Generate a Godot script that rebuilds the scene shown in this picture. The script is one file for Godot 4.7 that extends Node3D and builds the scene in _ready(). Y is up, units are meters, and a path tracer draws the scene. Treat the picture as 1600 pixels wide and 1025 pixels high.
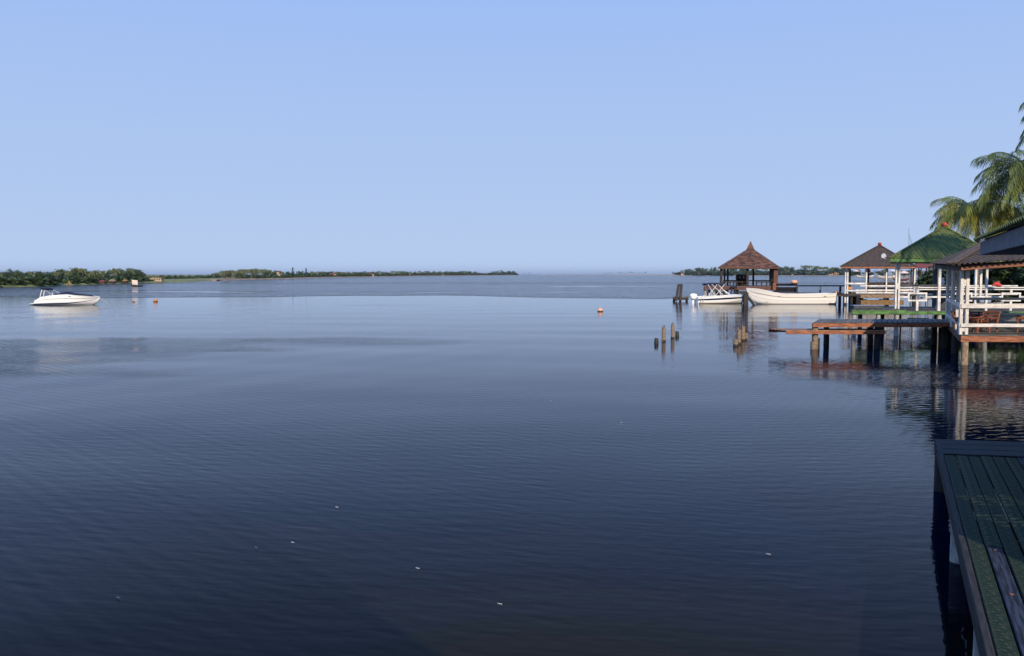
extends Node3D
# A lagoon seen from a waterside terrace: survey units are metres, y up, the view looks towards -z.

const EYE := 3.0
const LENS := 1400.0
const DROP := 84.5
var M := {}
var names := {}
var place := {}
var boxes := {}
var rng := RandomNumberGenerator.new()
const SKEW := Vector3(0.4286, 0, -1)      # the direction in which the shore and its decks run

# ---------------------------------------------------------------- naming and placing
func numbered(n: String) -> String:
	if not names.has(n):
		names[n] = 0
		return n
	names[n] += 1
	return "%s_%03d" % [n, names[n]]

func child_name(parent: Node, n: String) -> String:
	return numbered(str(parent.get_instance_id()) + "/" + n).get_slice("/", 1)

func tag(o: Node, label: String, category: String, group := "", kind := "") -> Node:
	if label != "": o.set_meta("label", label)
	if category != "": o.set_meta("category", category)
	if group != "": o.set_meta("group", group)
	if kind != "": o.set_meta("kind", kind)
	return o

func thing(called: String, at_: Vector3, label: String, category: String, group := "") -> Node3D:
	var o := Node3D.new()
	o.name = numbered(called)
	o.position = at_
	add_child(o)
	place[o.get_instance_id()] = Transform3D(Basis(), at_)
	tag(o, label, category, group)
	return o

func part(parent: Node3D, called: String, mesh: Mesh, mat: Material, xf := Transform3D()) -> MeshInstance3D:
	var mi := MeshInstance3D.new()
	mi.name = child_name(parent, called)
	mi.mesh = mesh
	mi.material_override = mat
	var w: Transform3D = place[parent.get_instance_id()]
	mi.transform = w.affine_inverse() * xf
	parent.add_child(mi, true)
	place[mi.get_instance_id()] = xf
	return mi

func single(called: String, mesh: Mesh, mat: Material, xf: Transform3D, label: String, category: String, group := "", kind := "") -> MeshInstance3D:
	var mi := MeshInstance3D.new()
	mi.name = numbered(called)
	mi.mesh = mesh
	mi.material_override = mat
	mi.transform = xf
	add_child(mi)
	place[mi.get_instance_id()] = xf
	tag(mi, label, category, group, kind)
	return mi

func twin(o: Node3D, called: String, xf: Transform3D, label: String, group := "") -> Node3D:
	var c: Node3D = o.duplicate()
	c.name = numbered(called)
	add_child(c)
	c.transform = xf
	c.set_meta("label", label)
	if group != "": c.set_meta("group", group)
	place[c.get_instance_id()] = xf
	return c

# a surveyed point: bearing and rise as read on the 1400-unit survey circle, and its distance along -z
func at(x: float, y: float, d: float) -> Vector3:
	var th := atan(DROP / LENS)
	var a := (x - 800.0) / LENS
	var b := -(y - 512.5) / LENS
	var r := Vector3(a, b * cos(th) - sin(th), -(cos(th) + b * sin(th)))
	var t := -d / r.z
	return Vector3(r.x * t, EYE + r.y * t, -d)

# ---------------------------------------------------------------- meshes
func tri(st: SurfaceTool, a: Vector3, b: Vector3, c: Vector3, mid: Vector3) -> void:
	if (c - a).cross(b - a).dot((a + b + c) / 3.0 - mid) < 0.0:
		var t := b; b = c; c = t
	st.add_vertex(a); st.add_vertex(b); st.add_vertex(c)

func quad(st: SurfaceTool, a: Vector3, b: Vector3, c: Vector3, d: Vector3, mid: Vector3) -> void:
	tri(st, a, b, c, mid); tri(st, a, c, d, mid)

func new_st(flat := true) -> SurfaceTool:
	var st := SurfaceTool.new()
	st.begin(Mesh.PRIMITIVE_TRIANGLES)
	st.set_smooth_group(0xFFFFFFFF if flat else 0)
	return st

func done(st: SurfaceTool) -> ArrayMesh:
	st.generate_normals()
	return st.commit()

func add_box(st: SurfaceTool, xf: Transform3D, w: float, h: float, l: float, bev := 0.0) -> void:
	var e := Vector3(w, h, l) * 0.5
	bev = minf(bev, minf(w, minf(h, l)) * 0.3)
	var mid := xf.origin
	if bev <= 0.0:
		for ax in 3:
			for s in [-1.0, 1.0]:
				var u := (ax + 1) % 3
				var v := (ax + 2) % 3
				var p: Array[Vector3] = []
				for k in [[-1, -1], [1, -1], [1, 1], [-1, 1]]:
					var q := Vector3()
					q[ax] = s * e[ax]; q[u] = k[0] * e[u]; q[v] = k[1] * e[v]
					p.append(xf * q)
				quad(st, p[0], p[1], p[2], p[3], mid)
		return
	var f := func(ax: int, sx: float, sy: float, sz: float) -> Vector3:
		var q := Vector3(sx * (e.x - (bev if ax != 0 else 0.0)), sy * (e.y - (bev if ax != 1 else 0.0)), sz * (e.z - (bev if ax != 2 else 0.0)))
		return xf * q
	for s in [-1.0, 1.0]:
		quad(st, f.call(0, s, -1, -1), f.call(0, s, 1, -1), f.call(0, s, 1, 1), f.call(0, s, -1, 1), mid)
		quad(st, f.call(1, -1, s, -1), f.call(1, 1, s, -1), f.call(1, 1, s, 1), f.call(1, -1, s, 1), mid)
		quad(st, f.call(2, -1, -1, s), f.call(2, 1, -1, s), f.call(2, 1, 1, s), f.call(2, -1, 1, s), mid)
		for t in [-1.0, 1.0]:
			quad(st, f.call(0, s, t, -1), f.call(0, s, t, 1), f.call(1, s, t, 1), f.call(1, s, t, -1), mid)
			quad(st, f.call(0, s, -1, t), f.call(0, s, 1, t), f.call(2, s, 1, t), f.call(2, s, -1, t), mid)
			quad(st, f.call(1, -1, s, t), f.call(1, 1, s, t), f.call(2, 1, s, t), f.call(2, -1, s, t), mid)
			for r in [-1.0, 1.0]:
				tri(st, f.call(0, s, t, r), f.call(1, s, t, r), f.call(2, s, t, r), mid)

func box_mesh(w: float, h: float, l: float, bev := 0.006) -> ArrayMesh:
	var key := "%.3f %.3f %.3f %.3f" % [w, h, l, bev]
	if not boxes.has(key):
		var st := new_st()
		add_box(st, Transform3D(), w, h, l, bev)
		boxes[key] = done(st)
	return boxes[key]

func along(a: Vector3, b: Vector3) -> Basis:
	var z := (b - a).normalized()
	var up := Vector3.UP if absf(z.y) < 0.95 else Vector3(0, 0, 1)
	var x := up.cross(z).normalized()
	return Basis(x, z.cross(x), z)

# a squared timber from a to b, w across and h deep
func beam(parent: Node3D, called: String, a: Vector3, b: Vector3, w: float, h: float, mat: Material, bev := 0.006) -> MeshInstance3D:
	return part(parent, called, box_mesh(w, h, a.distance_to(b), bev), mat, Transform3D(along(a, b), (a + b) * 0.5))

func post(parent: Node3D, called: String, foot: Vector3, top: float, w: float, mat: Material) -> MeshInstance3D:
	return beam(parent, called, foot, Vector3(foot.x, top, foot.z), w, w, mat)

func tube_mesh(path: Array, radii: Array, seg: int, wob := 0.0, seed_ := 1) -> ArrayMesh:
	var st := new_st(false)
	var r := RandomNumberGenerator.new()
	r.seed = seed_
	var rings: Array = []
	var bas := along(path[0], path[path.size() - 1])
	for i in path.size():
		if i > 0 and i < path.size() - 1:
			bas = along(path[i - 1], path[i + 1])
		var ring: Array = []
		for k in seg:
			var an := TAU * k / seg
			var rad: float = radii[i] * (1.0 + r.randf_range(-wob, wob))
			ring.append(path[i] + bas.x * cos(an) * rad + bas.y * sin(an) * rad)
		rings.append(ring)
	for i in path.size() - 1:
		var m: Vector3 = (path[i] + path[i + 1]) * 0.5
		for k in seg:
			quad(st, rings[i][k], rings[i][(k + 1) % seg], rings[i + 1][(k + 1) % seg], rings[i + 1][k], m)
	st.set_smooth_group(0xFFFFFFFF)
	var far_: Vector3 = (path[0] + path[path.size() - 1]) * 0.5
	for e in [0, path.size() - 1]:
		for k in seg:
			tri(st, rings[e][k], rings[e][(k + 1) % seg], path[e], far_)
	return done(st)

func pole(parent: Node3D, called: String, a: Vector3, b: Vector3, r0: float, r1: float, mat: Material, seg := 10, wob := 0.0) -> MeshInstance3D:
	var n := 4
	var path: Array = []
	var radii: Array = []
	for i in n + 1:
		path.append((b - a) * (float(i) / n))
		radii.append(lerpf(r0, r1, float(i) / n))
	return part(parent, called, tube_mesh(path, radii, seg, wob, int(a.x * 31 + b.y * 17)), mat, Transform3D(Basis(), a))

func lathe_mesh(profile: Array, seg := 16) -> ArrayMesh:
	var st := new_st(false)
	for i in profile.size() - 1:
		var p: Vector2 = profile[i]
		var q: Vector2 = profile[i + 1]
		for k in seg:
			var a := TAU * k / seg
			var b := TAU * (k + 1) / seg
			var m := Vector3(0, (p.y + q.y) * 0.5, 0)
			var v := [Vector3(cos(a) * p.x, p.y, sin(a) * p.x), Vector3(cos(b) * p.x, p.y, sin(b) * p.x), Vector3(cos(b) * q.x, q.y, sin(b) * q.x), Vector3(cos(a) * q.x, q.y, sin(a) * q.x)]
			if p.x > 0.0001: tri(st, v[0], v[1], v[2], m)
			if q.x > 0.0001: tri(st, v[0], v[2], v[3], m)
	return done(st)

func ball_mesh(r: float, squash := 1.0) -> ArrayMesh:
	var p: Array = []
	for i in 11:
		var a := -PI / 2 + PI * i / 10
		p.append(Vector2(maxf(cos(a) * r, 0.0), sin(a) * r * squash))
	return lathe_mesh(p, 18)

# rows of points joined into one smooth skin
func loft(rows: Array, flat := false) -> ArrayMesh:
	var st := new_st(flat)
	for i in rows.size() - 1:
		for k in rows[i].size() - 1:
			var a: Vector3 = rows[i][k]
			var b: Vector3 = rows[i][k + 1]
			var c: Vector3 = rows[i + 1][k + 1]
			var d: Vector3 = rows[i + 1][k]
			for t in [[a, c, b], [a, d, c]]:
				if (t[2] - t[0]).cross(t[1] - t[0]).length_squared() > 1e-12:
					st.add_vertex(t[0]); st.add_vertex(t[1]); st.add_vertex(t[2])
	return done(st)

# a corrugated roof sheet: eave from a to b, upper edge from c (above a) to d (above b)
func corrugated(a: Vector3, b: Vector3, c: Vector3, d: Vector3, pitch: float, amp: float) -> ArrayMesh:
	var u := (b - a).normalized()
	var len_ := a.distance_to(b)
	var n := u.cross(((c + d) * 0.5 - (a + b) * 0.5)).normalized()
	if n.y < 0: n = -n
	var v := n.cross(u)
	if v.dot(c - a) < 0: v = -v
	var cu := (c - a).dot(u)
	var cv := (c - a).dot(v)
	var du := (d - a).dot(u)
	var dv := (d - a).dot(v)
	var steps := int(ceil(len_ / pitch * 6.0))
	var st := new_st(false)
	var prev: Array = []
	for i in steps + 1:
		var s := len_ * i / steps
		var h := 1e9
		if s < cu: h = cv * s / cu
		elif s > du: h = dv * (len_ - s) / maxf(len_ - du, 0.0001)
		else: h = lerpf(cv, dv, (s - cu) / maxf(du - cu, 0.0001))
		h = maxf(h, 0.0)
		var off := n * amp * cos(TAU * s / pitch)
		var foot := u * s + off
		var top := u * s + v * h + off
		var cur := [foot, top, top - n * 0.012, foot - n * 0.012]
		if i > 0:
			st.set_smooth_group(0)
			for q in [[prev[0], cur[0], cur[1], prev[1], -n * 9], [prev[3], cur[3], cur[2], prev[2], n * 9]]:
				quad(st, q[0], q[1], q[2], q[3], q[0] + q[4])
			st.set_smooth_group(0xFFFFFFFF)
			quad(st, prev[0], cur[0], cur[3], prev[3], prev[0] + v)
		prev = cur
	return done(st)

func roof_sheet(parent: Node3D, a: Vector3, b: Vector3, c: Vector3, d: Vector3, pitch: float, amp: float, mat: Material) -> MeshInstance3D:
	return part(parent, "roof_sheet", corrugated(a, b, c, d, pitch, amp), mat, Transform3D(Basis(), a))

# planks side by side: the first lies from a to b, the last from a2 to b2
func planks(parent: Node3D, a: Vector3, b: Vector3, a2: Vector3, b2: Vector3, count: int, gap: float, thick: float, mats: Array, called := "plank") -> void:
	var wide := (a2 - a).slide((b - a).normalized()).length() / count - gap
	for i in count:
		var t := (i + 0.5) / count
		var o := Vector3(0, rng.randf_range(-0.003, 0.003), 0) - Vector3(0, thick * 0.5, 0)
		var trim := (b - a).normalized() * rng.randf_range(0.0, 0.025)
		beam(parent, called, a.lerp(a2, t) + o - trim * 0.6, b.lerp(b2, t) + o + trim, wide, thick, mats[rng.randi() % mats.size()], 0.005)

# ---------------------------------------------------------------- surfaces
func grain_image(size: int, freq: float, lo: float, hi: float, seed_: int, octaves := 4) -> ImageTexture:
	var n := FastNoiseLite.new()
	n.seed = seed_
	n.frequency = freq
	n.fractal_octaves = octaves
	var im := n.get_seamless_image(size, size)
	var data := im.get_data()
	for i in data.size():
		data[i] = int(255.0 * clampf(lerpf(lo, hi, data[i] / 255.0), 0, 1))
	var out := Image.create_from_data(size, size, false, Image.FORMAT_L8, data)
	out.convert(Image.FORMAT_RGB8)
	return ImageTexture.create_from_image(out)

# paint that has worn through to something else in flakes
func worn_image(size: int, paint: Color, under: Color, share: float, seed_: int, stretch := 1) -> ImageTexture:
	var n := FastNoiseLite.new()
	n.seed = seed_; n.frequency = 0.035; n.fractal_octaves = 5
	var a := n.get_seamless_image(size, size).get_data()
	n.seed = seed_ + 7; n.frequency = 0.008; n.fractal_octaves = 3
	var b := n.get_seamless_image(size, size).get_data()
	var out := PackedByteArray()
	out.resize(size * size * 3)
	var p := paint.linear_to_srgb()
	var q := under.linear_to_srgb()
	for i in size * size:
		var v := a[i] / 255.0 * 0.62 + b[i] / 255.0 * 0.38
		var t := smoothstep(1.0 - share - 0.04, 1.0 - share + 0.04, v)
		var tone := 0.82 + 0.3 * (b[i] / 255.0)
		out[i * 3] = int(255 * clampf(lerpf(p.r * tone, q.r, t), 0, 1))
		out[i * 3 + 1] = int(255 * clampf(lerpf(p.g * tone, q.g, t), 0, 1))
		out[i * 3 + 2] = int(255 * clampf(lerpf(p.b * tone, q.b, t), 0, 1))
	return ImageTexture.create_from_image(Image.create_from_data(size, size, false, Image.FORMAT_RGB8, out))

func mat(key: String, r: float, g: float, b: float, rough: float, tex: Texture2D = null, scale_ := Vector3.ONE, metal := 0.0) -> StandardMaterial3D:
	var m := StandardMaterial3D.new()
	m.resource_name = key
	m.albedo_color = Color(r, g, b).linear_to_srgb()
	m.roughness = rough
	m.metallic = metal
	m.cull_mode = BaseMaterial3D.CULL_DISABLED
	if tex:
		m.albedo_texture = tex
		m.uv1_triplanar = true
		m.uv1_scale = scale_
	M[key] = m
	return m

func leaf(key: String, r: float, g: float, b: float, through := 0.35, rough := 0.55) -> StandardMaterial3D:
	var m := mat(key, r, g, b, rough)
	m.vertex_color_use_as_albedo = true
	m.backlight_enabled = true
	m.backlight = Color(through, through * 1.15, through * 0.5)
	return m

func make_materials() -> void:
	var grain := grain_image(512, 0.02, 0.35, 1.25, 3, 5)
	var mottle := grain_image(512, 0.012, 0.55, 1.15, 9, 5)
	var soft := grain_image(512, 0.006, 0.78, 1.08, 21, 4)
	var wg := Vector3(3.0, 3.0, 0.22)
	mat("white_paint", .70, .66, .59, .5, worn_image(512, Color(.92, .92, .92), Color(.42, .36, .29), .30, 5), Vector3(1.4, 1.4, .5))
	mat("white_plain", .74, .72, .68, .45, soft, Vector3(.6, .6, .6))
	mat("red_paint", .28, .095, .04, .6, grain, wg)
	mat("orange_paint", .42, .14, .055, .6, grain, wg)
	mat("green_paint", .05, .20, .04, .55, grain, wg)
	mat("fascia_green", .085, .22, .05, .55, mottle, Vector3(.8, .8, .3))
	for i in 3:
		mat("deck_grey%d" % i, [.17, .13, .21][i], [.165, .125, .20][i], [.15, .11, .18][i], .8, grain, wg)
		mat("floor_wood%d" % i, [.14, .18, .11][i], [.10, .13, .08][i], [.07, .09, .055][i], .75, grain, wg)
	mat("dark_wood", .045, .030, .022, .75, grain, wg)
	mat("brown_wood", .16, .062, .035, .7, grain, wg)
	mat("tan_wood", .36, .24, .14, .8, grain, wg)
	mat("ochre_wood", .30, .17, .06, .8, grain, wg)
	mat("chair_wood", .32, .10, .045, .55, grain, wg)
	mat("pile_tan", .36, .26, .16, .85, mottle, Vector3(1.8, .7, 1.8))
	mat("pile_black", .030, .026, .022, .8, mottle, Vector3(1.2, .6, 1.2))
	mat("pile_white", .50, .48, .43, .8, mottle, Vector3(1.6, .8, 1.6))
	mat("weathered_post", .30, .22, .145, .9, mottle, Vector3(3.5, 1.2, 3.5))
	mat("wet_post", .035, .030, .024, .6, mottle, Vector3(3, 1, 3))
	mat("roof_green", .135, .175, .042, .9, mottle, Vector3(.55, .55, .55))
	mat("roof_brown", .135, .092, .058, .9, mottle, Vector3(.7, .7, .7))
	mat("roof_dark", .085, .060, .040, .8, mottle, Vector3(.5, .5, .5))
	mat("roof_red", .24, .06, .045, .7, mottle, Vector3(.5, .5, .5))
	var sh := mat("shingle", 1, 1, 1, .85); sh.vertex_color_use_as_albedo = true
	mat("red_ball", .36, .035, .02, .45)
	mat("board_white", .62, .62, .60, .6, worn_image(512, Color(.9, .9, .9), Color(.45, .42, .38), .25, 15), Vector3(1.2, 1.2, .4))
	# the near deck: three ages of green paint over grey timber, and one bare bluish board
	mat("dock_green0", .62, .62, .62, .75, worn_image(512, Color(.018, .058, .026), Color(.20, .165, .10), .40, 31), Vector3(4.2, 4.2, 6.0))
	mat("dock_green1", .62, .62, .62, .75, worn_image(512, Color(.022, .052, .028), Color(.17, .145, .09), .38, 47), Vector3(4.2, 4.2, 6.0))
	mat("dock_bare", .045, .056, .080, .7, grain, wg)
	for k in ["dock_green0", "dock_green1", "dock_bare"]: M[k].metallic_specular = .25
	mat("dock_edge", .034, .029, .026, .85, grain, wg)
	mat("dock_beam", .032, .033, .035, .85, grain, wg)
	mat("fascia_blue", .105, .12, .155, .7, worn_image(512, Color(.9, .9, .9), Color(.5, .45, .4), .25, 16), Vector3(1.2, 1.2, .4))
	# boats
	var gel := mat("hull_white", .82, .835, .835, .22); gel.clearcoat_enabled = true; gel.clearcoat = .4
	mat("canoe_cream", .82, .80, .75, .45)
	mat("navy_cloth", .012, .016, .045, .9)
	mat("navy_paint", .014, .018, .045, .3)
	mat("steel", .62, .62, .62, .25, null, Vector3.ONE, .9)
	mat("stain", .50, .43, .32, .6)
	mat("smoked", .03, .035, .04, .12)
	mat("rubber", .02, .02, .02, .7)
	mat("rope", .45, .40, .32, .9)
	mat("buoy_orange", .62, .24, .03, .5, soft, Vector3(2, 2, 2))
	mat("buoy_pink", .72, .36, .22, .5)
	mat("red_cloth", .55, .05, .05, .8)
	mat("sail", .72, .55, .48, .85)
	mat("slate", .075, .085, .095, .7, grain, wg)
	mat("blue_box", .22, .27, .36, .6)
	mat("cream_wall", .62, .50, .34, .85, soft, Vector3(.1, .1, .1))
	mat("dark_gap", .02, .02, .02, .9)
	mat("thatch", .42, .24, .08, .95, grain, Vector3(1, .3, 1))
	mat("sand", .46, .38, .28, .95, mottle, Vector3(.02, .02, .02))
	mat("beach", .36, .25, .16, .95, mottle, Vector3(.02, .02, .02))
	mat("pale_sand", .62, .56, .48, .95)
	mat("grassland", .23, .25, .075, .95, mottle, Vector3(.03, .03, .03))
	mat("bark", .24, .20, .155, .9, mottle, Vector3(2, 1, 2))
	leaf("palm_leaf", .13, .175, .034)
	leaf("palm_leaf_dark", .070, .105, .026)
	leaf("palm_leaf_yellow", .36, .28, .03)
	leaf("palm_leaf_lime", .21, .22, .035)
	leaf("palm_leaf_brown", .22, .11, .04)
	leaf("far_palm", .135, .155, .055, .25)
	leaf("far_leaf", .058, .092, .028, .2)
	leaf("far_pine", .035, .060, .026, .2)
	leaf("bush_leaf", .085, .125, .030, .25)
	leaf("shade_leaf", .040, .065, .020, .25)  # leaf green darkened to paint in the shade round the pavilions

# ---------------------------------------------------------------- water
const RIPPLE := 512
func ripple_texture() -> ImageTexture:
	# one 5 m square of small wind ripples that repeats without a seam; slopes are stored at five times their size
	var r := RandomNumberGenerator.new()
	r.seed = 77
	var table := PackedFloat32Array()
	table.resize(RIPPLE)
	for i in RIPPLE: table[i] = cos(TAU * i / RIPPLE)
	var gx := PackedFloat32Array(); gx.resize(RIPPLE * RIPPLE)
	var gy := PackedFloat32Array(); gy.resize(RIPPLE * RIPPLE)
	for w in 30:
		var k := 13.0 * pow(5.5, r.randf())
		var dir := r.randfn(0.05, 0.42)
		var kx := int(round(k * sin(dir)))
		var ky := int(round(k * cos(dir)))
		var kk := sqrt(float(kx * kx + ky * ky))
		var s := 0.30 * pow(16.0 / (kk + 6.0), 0.3)
		var ax := s * kx / kk
		var ay := s * ky / kk
		var ph := r.randi() % RIPPLE
		for j in RIPPLE:
			var idx := (ky * j + ph) & (RIPPLE - 1)
			var row := j * RIPPLE
			for i in RIPPLE:
				var c := table[idx]
				gx[row + i] += ax * c
				gy[row + i] += ay * c
				idx = (idx + kx) & (RIPPLE - 1)
	var out := PackedByteArray(); out.resize(RIPPLE * RIPPLE * 3)
	for i in RIPPLE * RIPPLE:
		var l := 1.0 / sqrt(1.0 + gx[i] * gx[i] + gy[i] * gy[i])
		out[i * 3] = int(127.5 + 127.0 * gx[i] * l)
		out[i * 3 + 1] = int(127.5 + 127.0 * gy[i] * l)
		out[i * 3 + 2] = int(127.5 + 127.0 * l)
	return ImageTexture.create_from_image(Image.create_from_data(RIPPLE, RIPPLE, false, Image.FORMAT_RGB8, out))

func water_material(tex: Texture2D, strength: float, overlay := false, rough := 0.04) -> StandardMaterial3D:
	var m := StandardMaterial3D.new()
	m.albedo_color = Color.WHITE
	m.vertex_color_use_as_albedo = true
	m.roughness = rough
	m.metallic_specular = 0.13
	m.normal_enabled = true
	m.normal_texture = tex
	m.normal_scale = strength
	if rough > .1: m.uv1_scale = Vector3(.27, .27, 1)
	if overlay:
		m.transparency = BaseMaterial3D.TRANSPARENCY_ALPHA
		var plain := Image.create_empty(4, 4, false, Image.FORMAT_RGBA8)
		plain.fill(Color.WHITE)
		m.albedo_texture = ImageTexture.create_from_image(plain)
	return m

var swell: Array = []
func make_swell() -> void:
	var r := RandomNumberGenerator.new()
	r.seed = 12
	for i in 16:
		var lam := 1.6 * pow(8.0, r.randf())
		var dir := r.randfn(0.25, 0.5)
		swell.append([TAU / lam * sin(dir), TAU / lam * cos(dir), r.randf() * TAU, 0.0019 * lam / TAU, lam])

func water_sheet(dists: PackedFloat32Array, bear: PackedFloat32Array, waves: bool, lift: float, colour: Callable) -> ArrayMesh:
	var v := PackedVector3Array(); var nn := PackedVector3Array(); var uv := PackedVector2Array(); var col := PackedColorArray(); var ix := PackedInt32Array()
	var nc := bear.size()
	var warp := FastNoiseLite.new(); warp.seed = 31; warp.frequency = 0.03; warp.fractal_octaves = 2
	for i in dists.size():
		var d := dists[i]
		var step: float = dists[mini(i + 1, dists.size() - 1)] - dists[maxi(i - 1, 0)]
		var amps := PackedFloat32Array()
		for s in swell: amps.append(s[3] * clampf(s[4] / (step * 1.6) - 1.0, 0.0, 1.0) * smoothstep(105.0, 55.0, d) if waves else 0.0)
		for j in nc:
			var x := bear[j] * d
			var p := Vector3(x, lift, -d)
			var gx := 0.0
			var gz := 0.0
			if waves:
				for s in swell.size():
					if amps[s] > 0.0:
						var w: Array = swell[s]
						var a: float = w[0] * x + w[1] * -d + w[2]
						p.y += amps[s] * sin(a)
						var c := amps[s] * cos(a)
						gx += c * w[0]; gz += c * w[1]
			v.append(p)
			nn.append(Vector3(-gx, 1, -gz).normalized())
			var wx := warp.get_noise_2d(x, d) * 1.2 + warp.get_noise_2d(x * .2 + 90.0, d * .2) * 6.0
			var wd := warp.get_noise_2d(x + 300.0, d) * 1.2 + warp.get_noise_2d(x * .2, d * .2 + 70.0) * 6.0
			uv.append(Vector2(x + wx, d + wd) / 5.0)
			col.append(colour.call(x, d))
			if i > 0 and j > 0:
				var q := i * nc + j
				ix.append_array([q - nc - 1, q - 1, q, q - nc - 1, q, q - nc])
	var arr := []
	arr.resize(Mesh.ARRAY_MAX)
	arr[Mesh.ARRAY_VERTEX] = v; arr[Mesh.ARRAY_NORMAL] = nn; arr[Mesh.ARRAY_TEX_UV] = uv; arr[Mesh.ARRAY_COLOR] = col; arr[Mesh.ARRAY_INDEX] = ix
	var m := ArrayMesh.new()
	m.add_surface_from_arrays(Mesh.PRIMITIVE_TRIANGLES, arr)
	return m

func spread(a: float, b: float, ratio: float, least: float) -> PackedFloat32Array:
	var out := PackedFloat32Array()
	var d := a
	while d < b:
		out.append(d)
		d += maxf(least, d * ratio)
	out.append(b)
	return out

func evenly(a: float, b: float, n: int) -> PackedFloat32Array:
	var out := PackedFloat32Array()
	for i in n + 1: out.append(lerpf(a, b, float(i) / n))
	return out

func make_water() -> void:
	var tex := ripple_texture()
	make_swell()
	var deep := Color(.0008, .0048, .0165)
	var silt := Color(.0125, .0095, .0062)
	var bed := FastNoiseLite.new(); bed.seed = 4; bed.frequency = 0.09
	# the sandy shallows before the terrace stir up a brown cloud
	var tone := func(x: float, d: float) -> Color:
		var t := smoothstep(11.5, 6.5, Vector2((x + 0.3) * 1.35, d * 0.96).length() + bed.get_noise_2d(x, d) * 2.2)
		return deep.lerp(silt, t)
	var near := single("water", water_sheet(spread(1.5, 168.0, 0.013, 0.11), evenly(-0.85, 0.85, 230), true, 0.0, tone), water_material(tex, 0.0115), Transform3D(), "calm blue lagoon water in front of the docks", "", "", "structure")
	near.set_meta("kind", "structure")
	# beyond and beneath it the open lagoon, ruffled by the wind
	var flat_tone := func(_x: float, _d: float) -> Color: return deep
	single("lagoon_water", water_sheet(spread(0.5, 160.0, 0.3, 3.0), evenly(-1.6, 1.6, 40), false, -0.09, flat_tone), water_material(tex, 0.05), Transform3D(), "lagoon water to either side of the docks", "", "", "structure")
	single("lagoon_water", water_sheet(spread(168.0, 9000.0, 0.06, 3.0), evenly(-1.6, 1.6, 90), false, 0.0, flat_tone), water_material(tex, 0.20, false, 0.12), Transform3D(), "open lagoon water reaching to the horizon", "", "", "structure")
	# cat's paws: patches of stronger ripple with soft edges
	var patch := FastNoiseLite.new(); patch.seed = 8; patch.frequency = 0.012; patch.fractal_octaves = 4
	var ruffled := func(x: float, d: float) -> Color:
		var n := patch.get_noise_2d(x * 0.35, d * 0.9)
		var c := deep
		var a := smoothstep(-0.08, 0.10, n * 1.3 + patch.get_noise_2d(x * 1.6 + 500.0, d * 1.1) * .45 + (d - 108.0 + x * 0.16) * 0.014) * smoothstep(330.0, 250.0, d)
		c.a = a
		return c
	single("ruffled_water", water_sheet(spread(60.0, 340.0, 0.02, 0.3), evenly(-0.9, 0.9, 170), false, 0.02, ruffled), water_material(tex, 0.20, true, 0.12), Transform3D(), "wind ruffled outer band of the lagoon water", "", "", "structure")
	var gusts := func(x: float, d: float) -> Color:
		var n := patch.get_noise_2d(x * 3.0 + 40.0, d * 7.0) * 1.5
		var c := deep
		var left := smoothstep(0.0, 0.95, n * 1.3 + 1.05 - Vector2((x + 17.5) / 12.0, (d - 33.0) / 8.0).length())
		var right := smoothstep(0.0, 0.4, 1.0 + n * .8 - Vector2((x - 17.0) / 6.0, (d - 20.0) / 8.5).length())
		c.a = clampf(maxf(left * .6, right), 0, 1)
		return c
	single("ruffled_water", water_sheet(spread(8.0, 56.0, 0.02, 0.25), evenly(-0.9, 0.95, 170), true, 0.02, gusts), water_material(tex, 0.065, true), Transform3D(), "small gust patches on the near lagoon water", "", "", "structure")
	# smooth slicks and a boat's old wake: narrow bands of glassier water
	for k in [[-30.0, 30.0, 137.0, 150.0, 3.0], [-150.0, -35.0, 116.0, 128.0, 2.2], [10.0, 90.0, 122.0, 128.0, 3.0], [-10.0, 40.0, 205.0, 213.0, 7.0], [-25.0, 3.0, 86.0, 87.5, .5]]:
		var rows: Array = []
		for i in 61:
			var t := i / 60.0
			var x: float = lerpf(k[0], k[1], t)
			var z: float = -lerpf(k[2], k[3], t) + 2.0 * patch.get_noise_2d(x * 1.5, k[2])
			var w: float = k[4] * sin(PI * t) * clampf(.7 + 1.6 * patch.get_noise_2d(x * 5.0, k[2]), 0.0, 1.6) + .02
			rows.append([Vector3(x, .035, z - w * .5), Vector3(x, .035, z + w * .5)])
		var m := water_material(tex, 0.004)
		m.albedo_color = deep.linear_to_srgb()
		m.vertex_color_use_as_albedo = false
		single("water_slick", loft(rows), m, Transform3D(), "smooth pale streak on the lagoon water", "", "", "structure")

# ---------------------------------------------------------------- the land
func flat_land(called: String, pts: Array, base: float, top: float, m: Material, label: String) -> void:
	# shore polygon with a bank that slopes into the water; pts run along the shore, then behind it
	var poly := PackedVector2Array(pts)
	var idx := Geometry2D.triangulate_polygon(poly)
	var st := new_st()
	for i in range(0, idx.size(), 3):
		tri(st, Vector3(poly[idx[i]].x, top, poly[idx[i]].y), Vector3(poly[idx[i + 1]].x, top, poly[idx[i + 1]].y), Vector3(poly[idx[i + 2]].x, top, poly[idx[i + 2]].y), Vector3(poly[idx[i]].x, -50, poly[idx[i]].y))
	var mid := Vector2()
	for p in poly: mid += p / poly.size()
	for i in poly.size():
		var p := poly[i]
		var q := poly[(i + 1) % poly.size()]
		var n := Vector2(q.y - p.y, p.x - q.x).normalized() * (-2.0 if Geometry2D.is_polygon_clockwise(poly) else 2.0)
		quad(st, Vector3(p.x, top, p.y), Vector3(q.x, top, q.y), Vector3(q.x + n.x, base, q.y + n.y), Vector3(p.x + n.x, base, p.y + n.y), Vector3(p.x, -50, p.y))
	single(called, done(st), m, Transform3D(), label, "", "", "structure")

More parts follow.
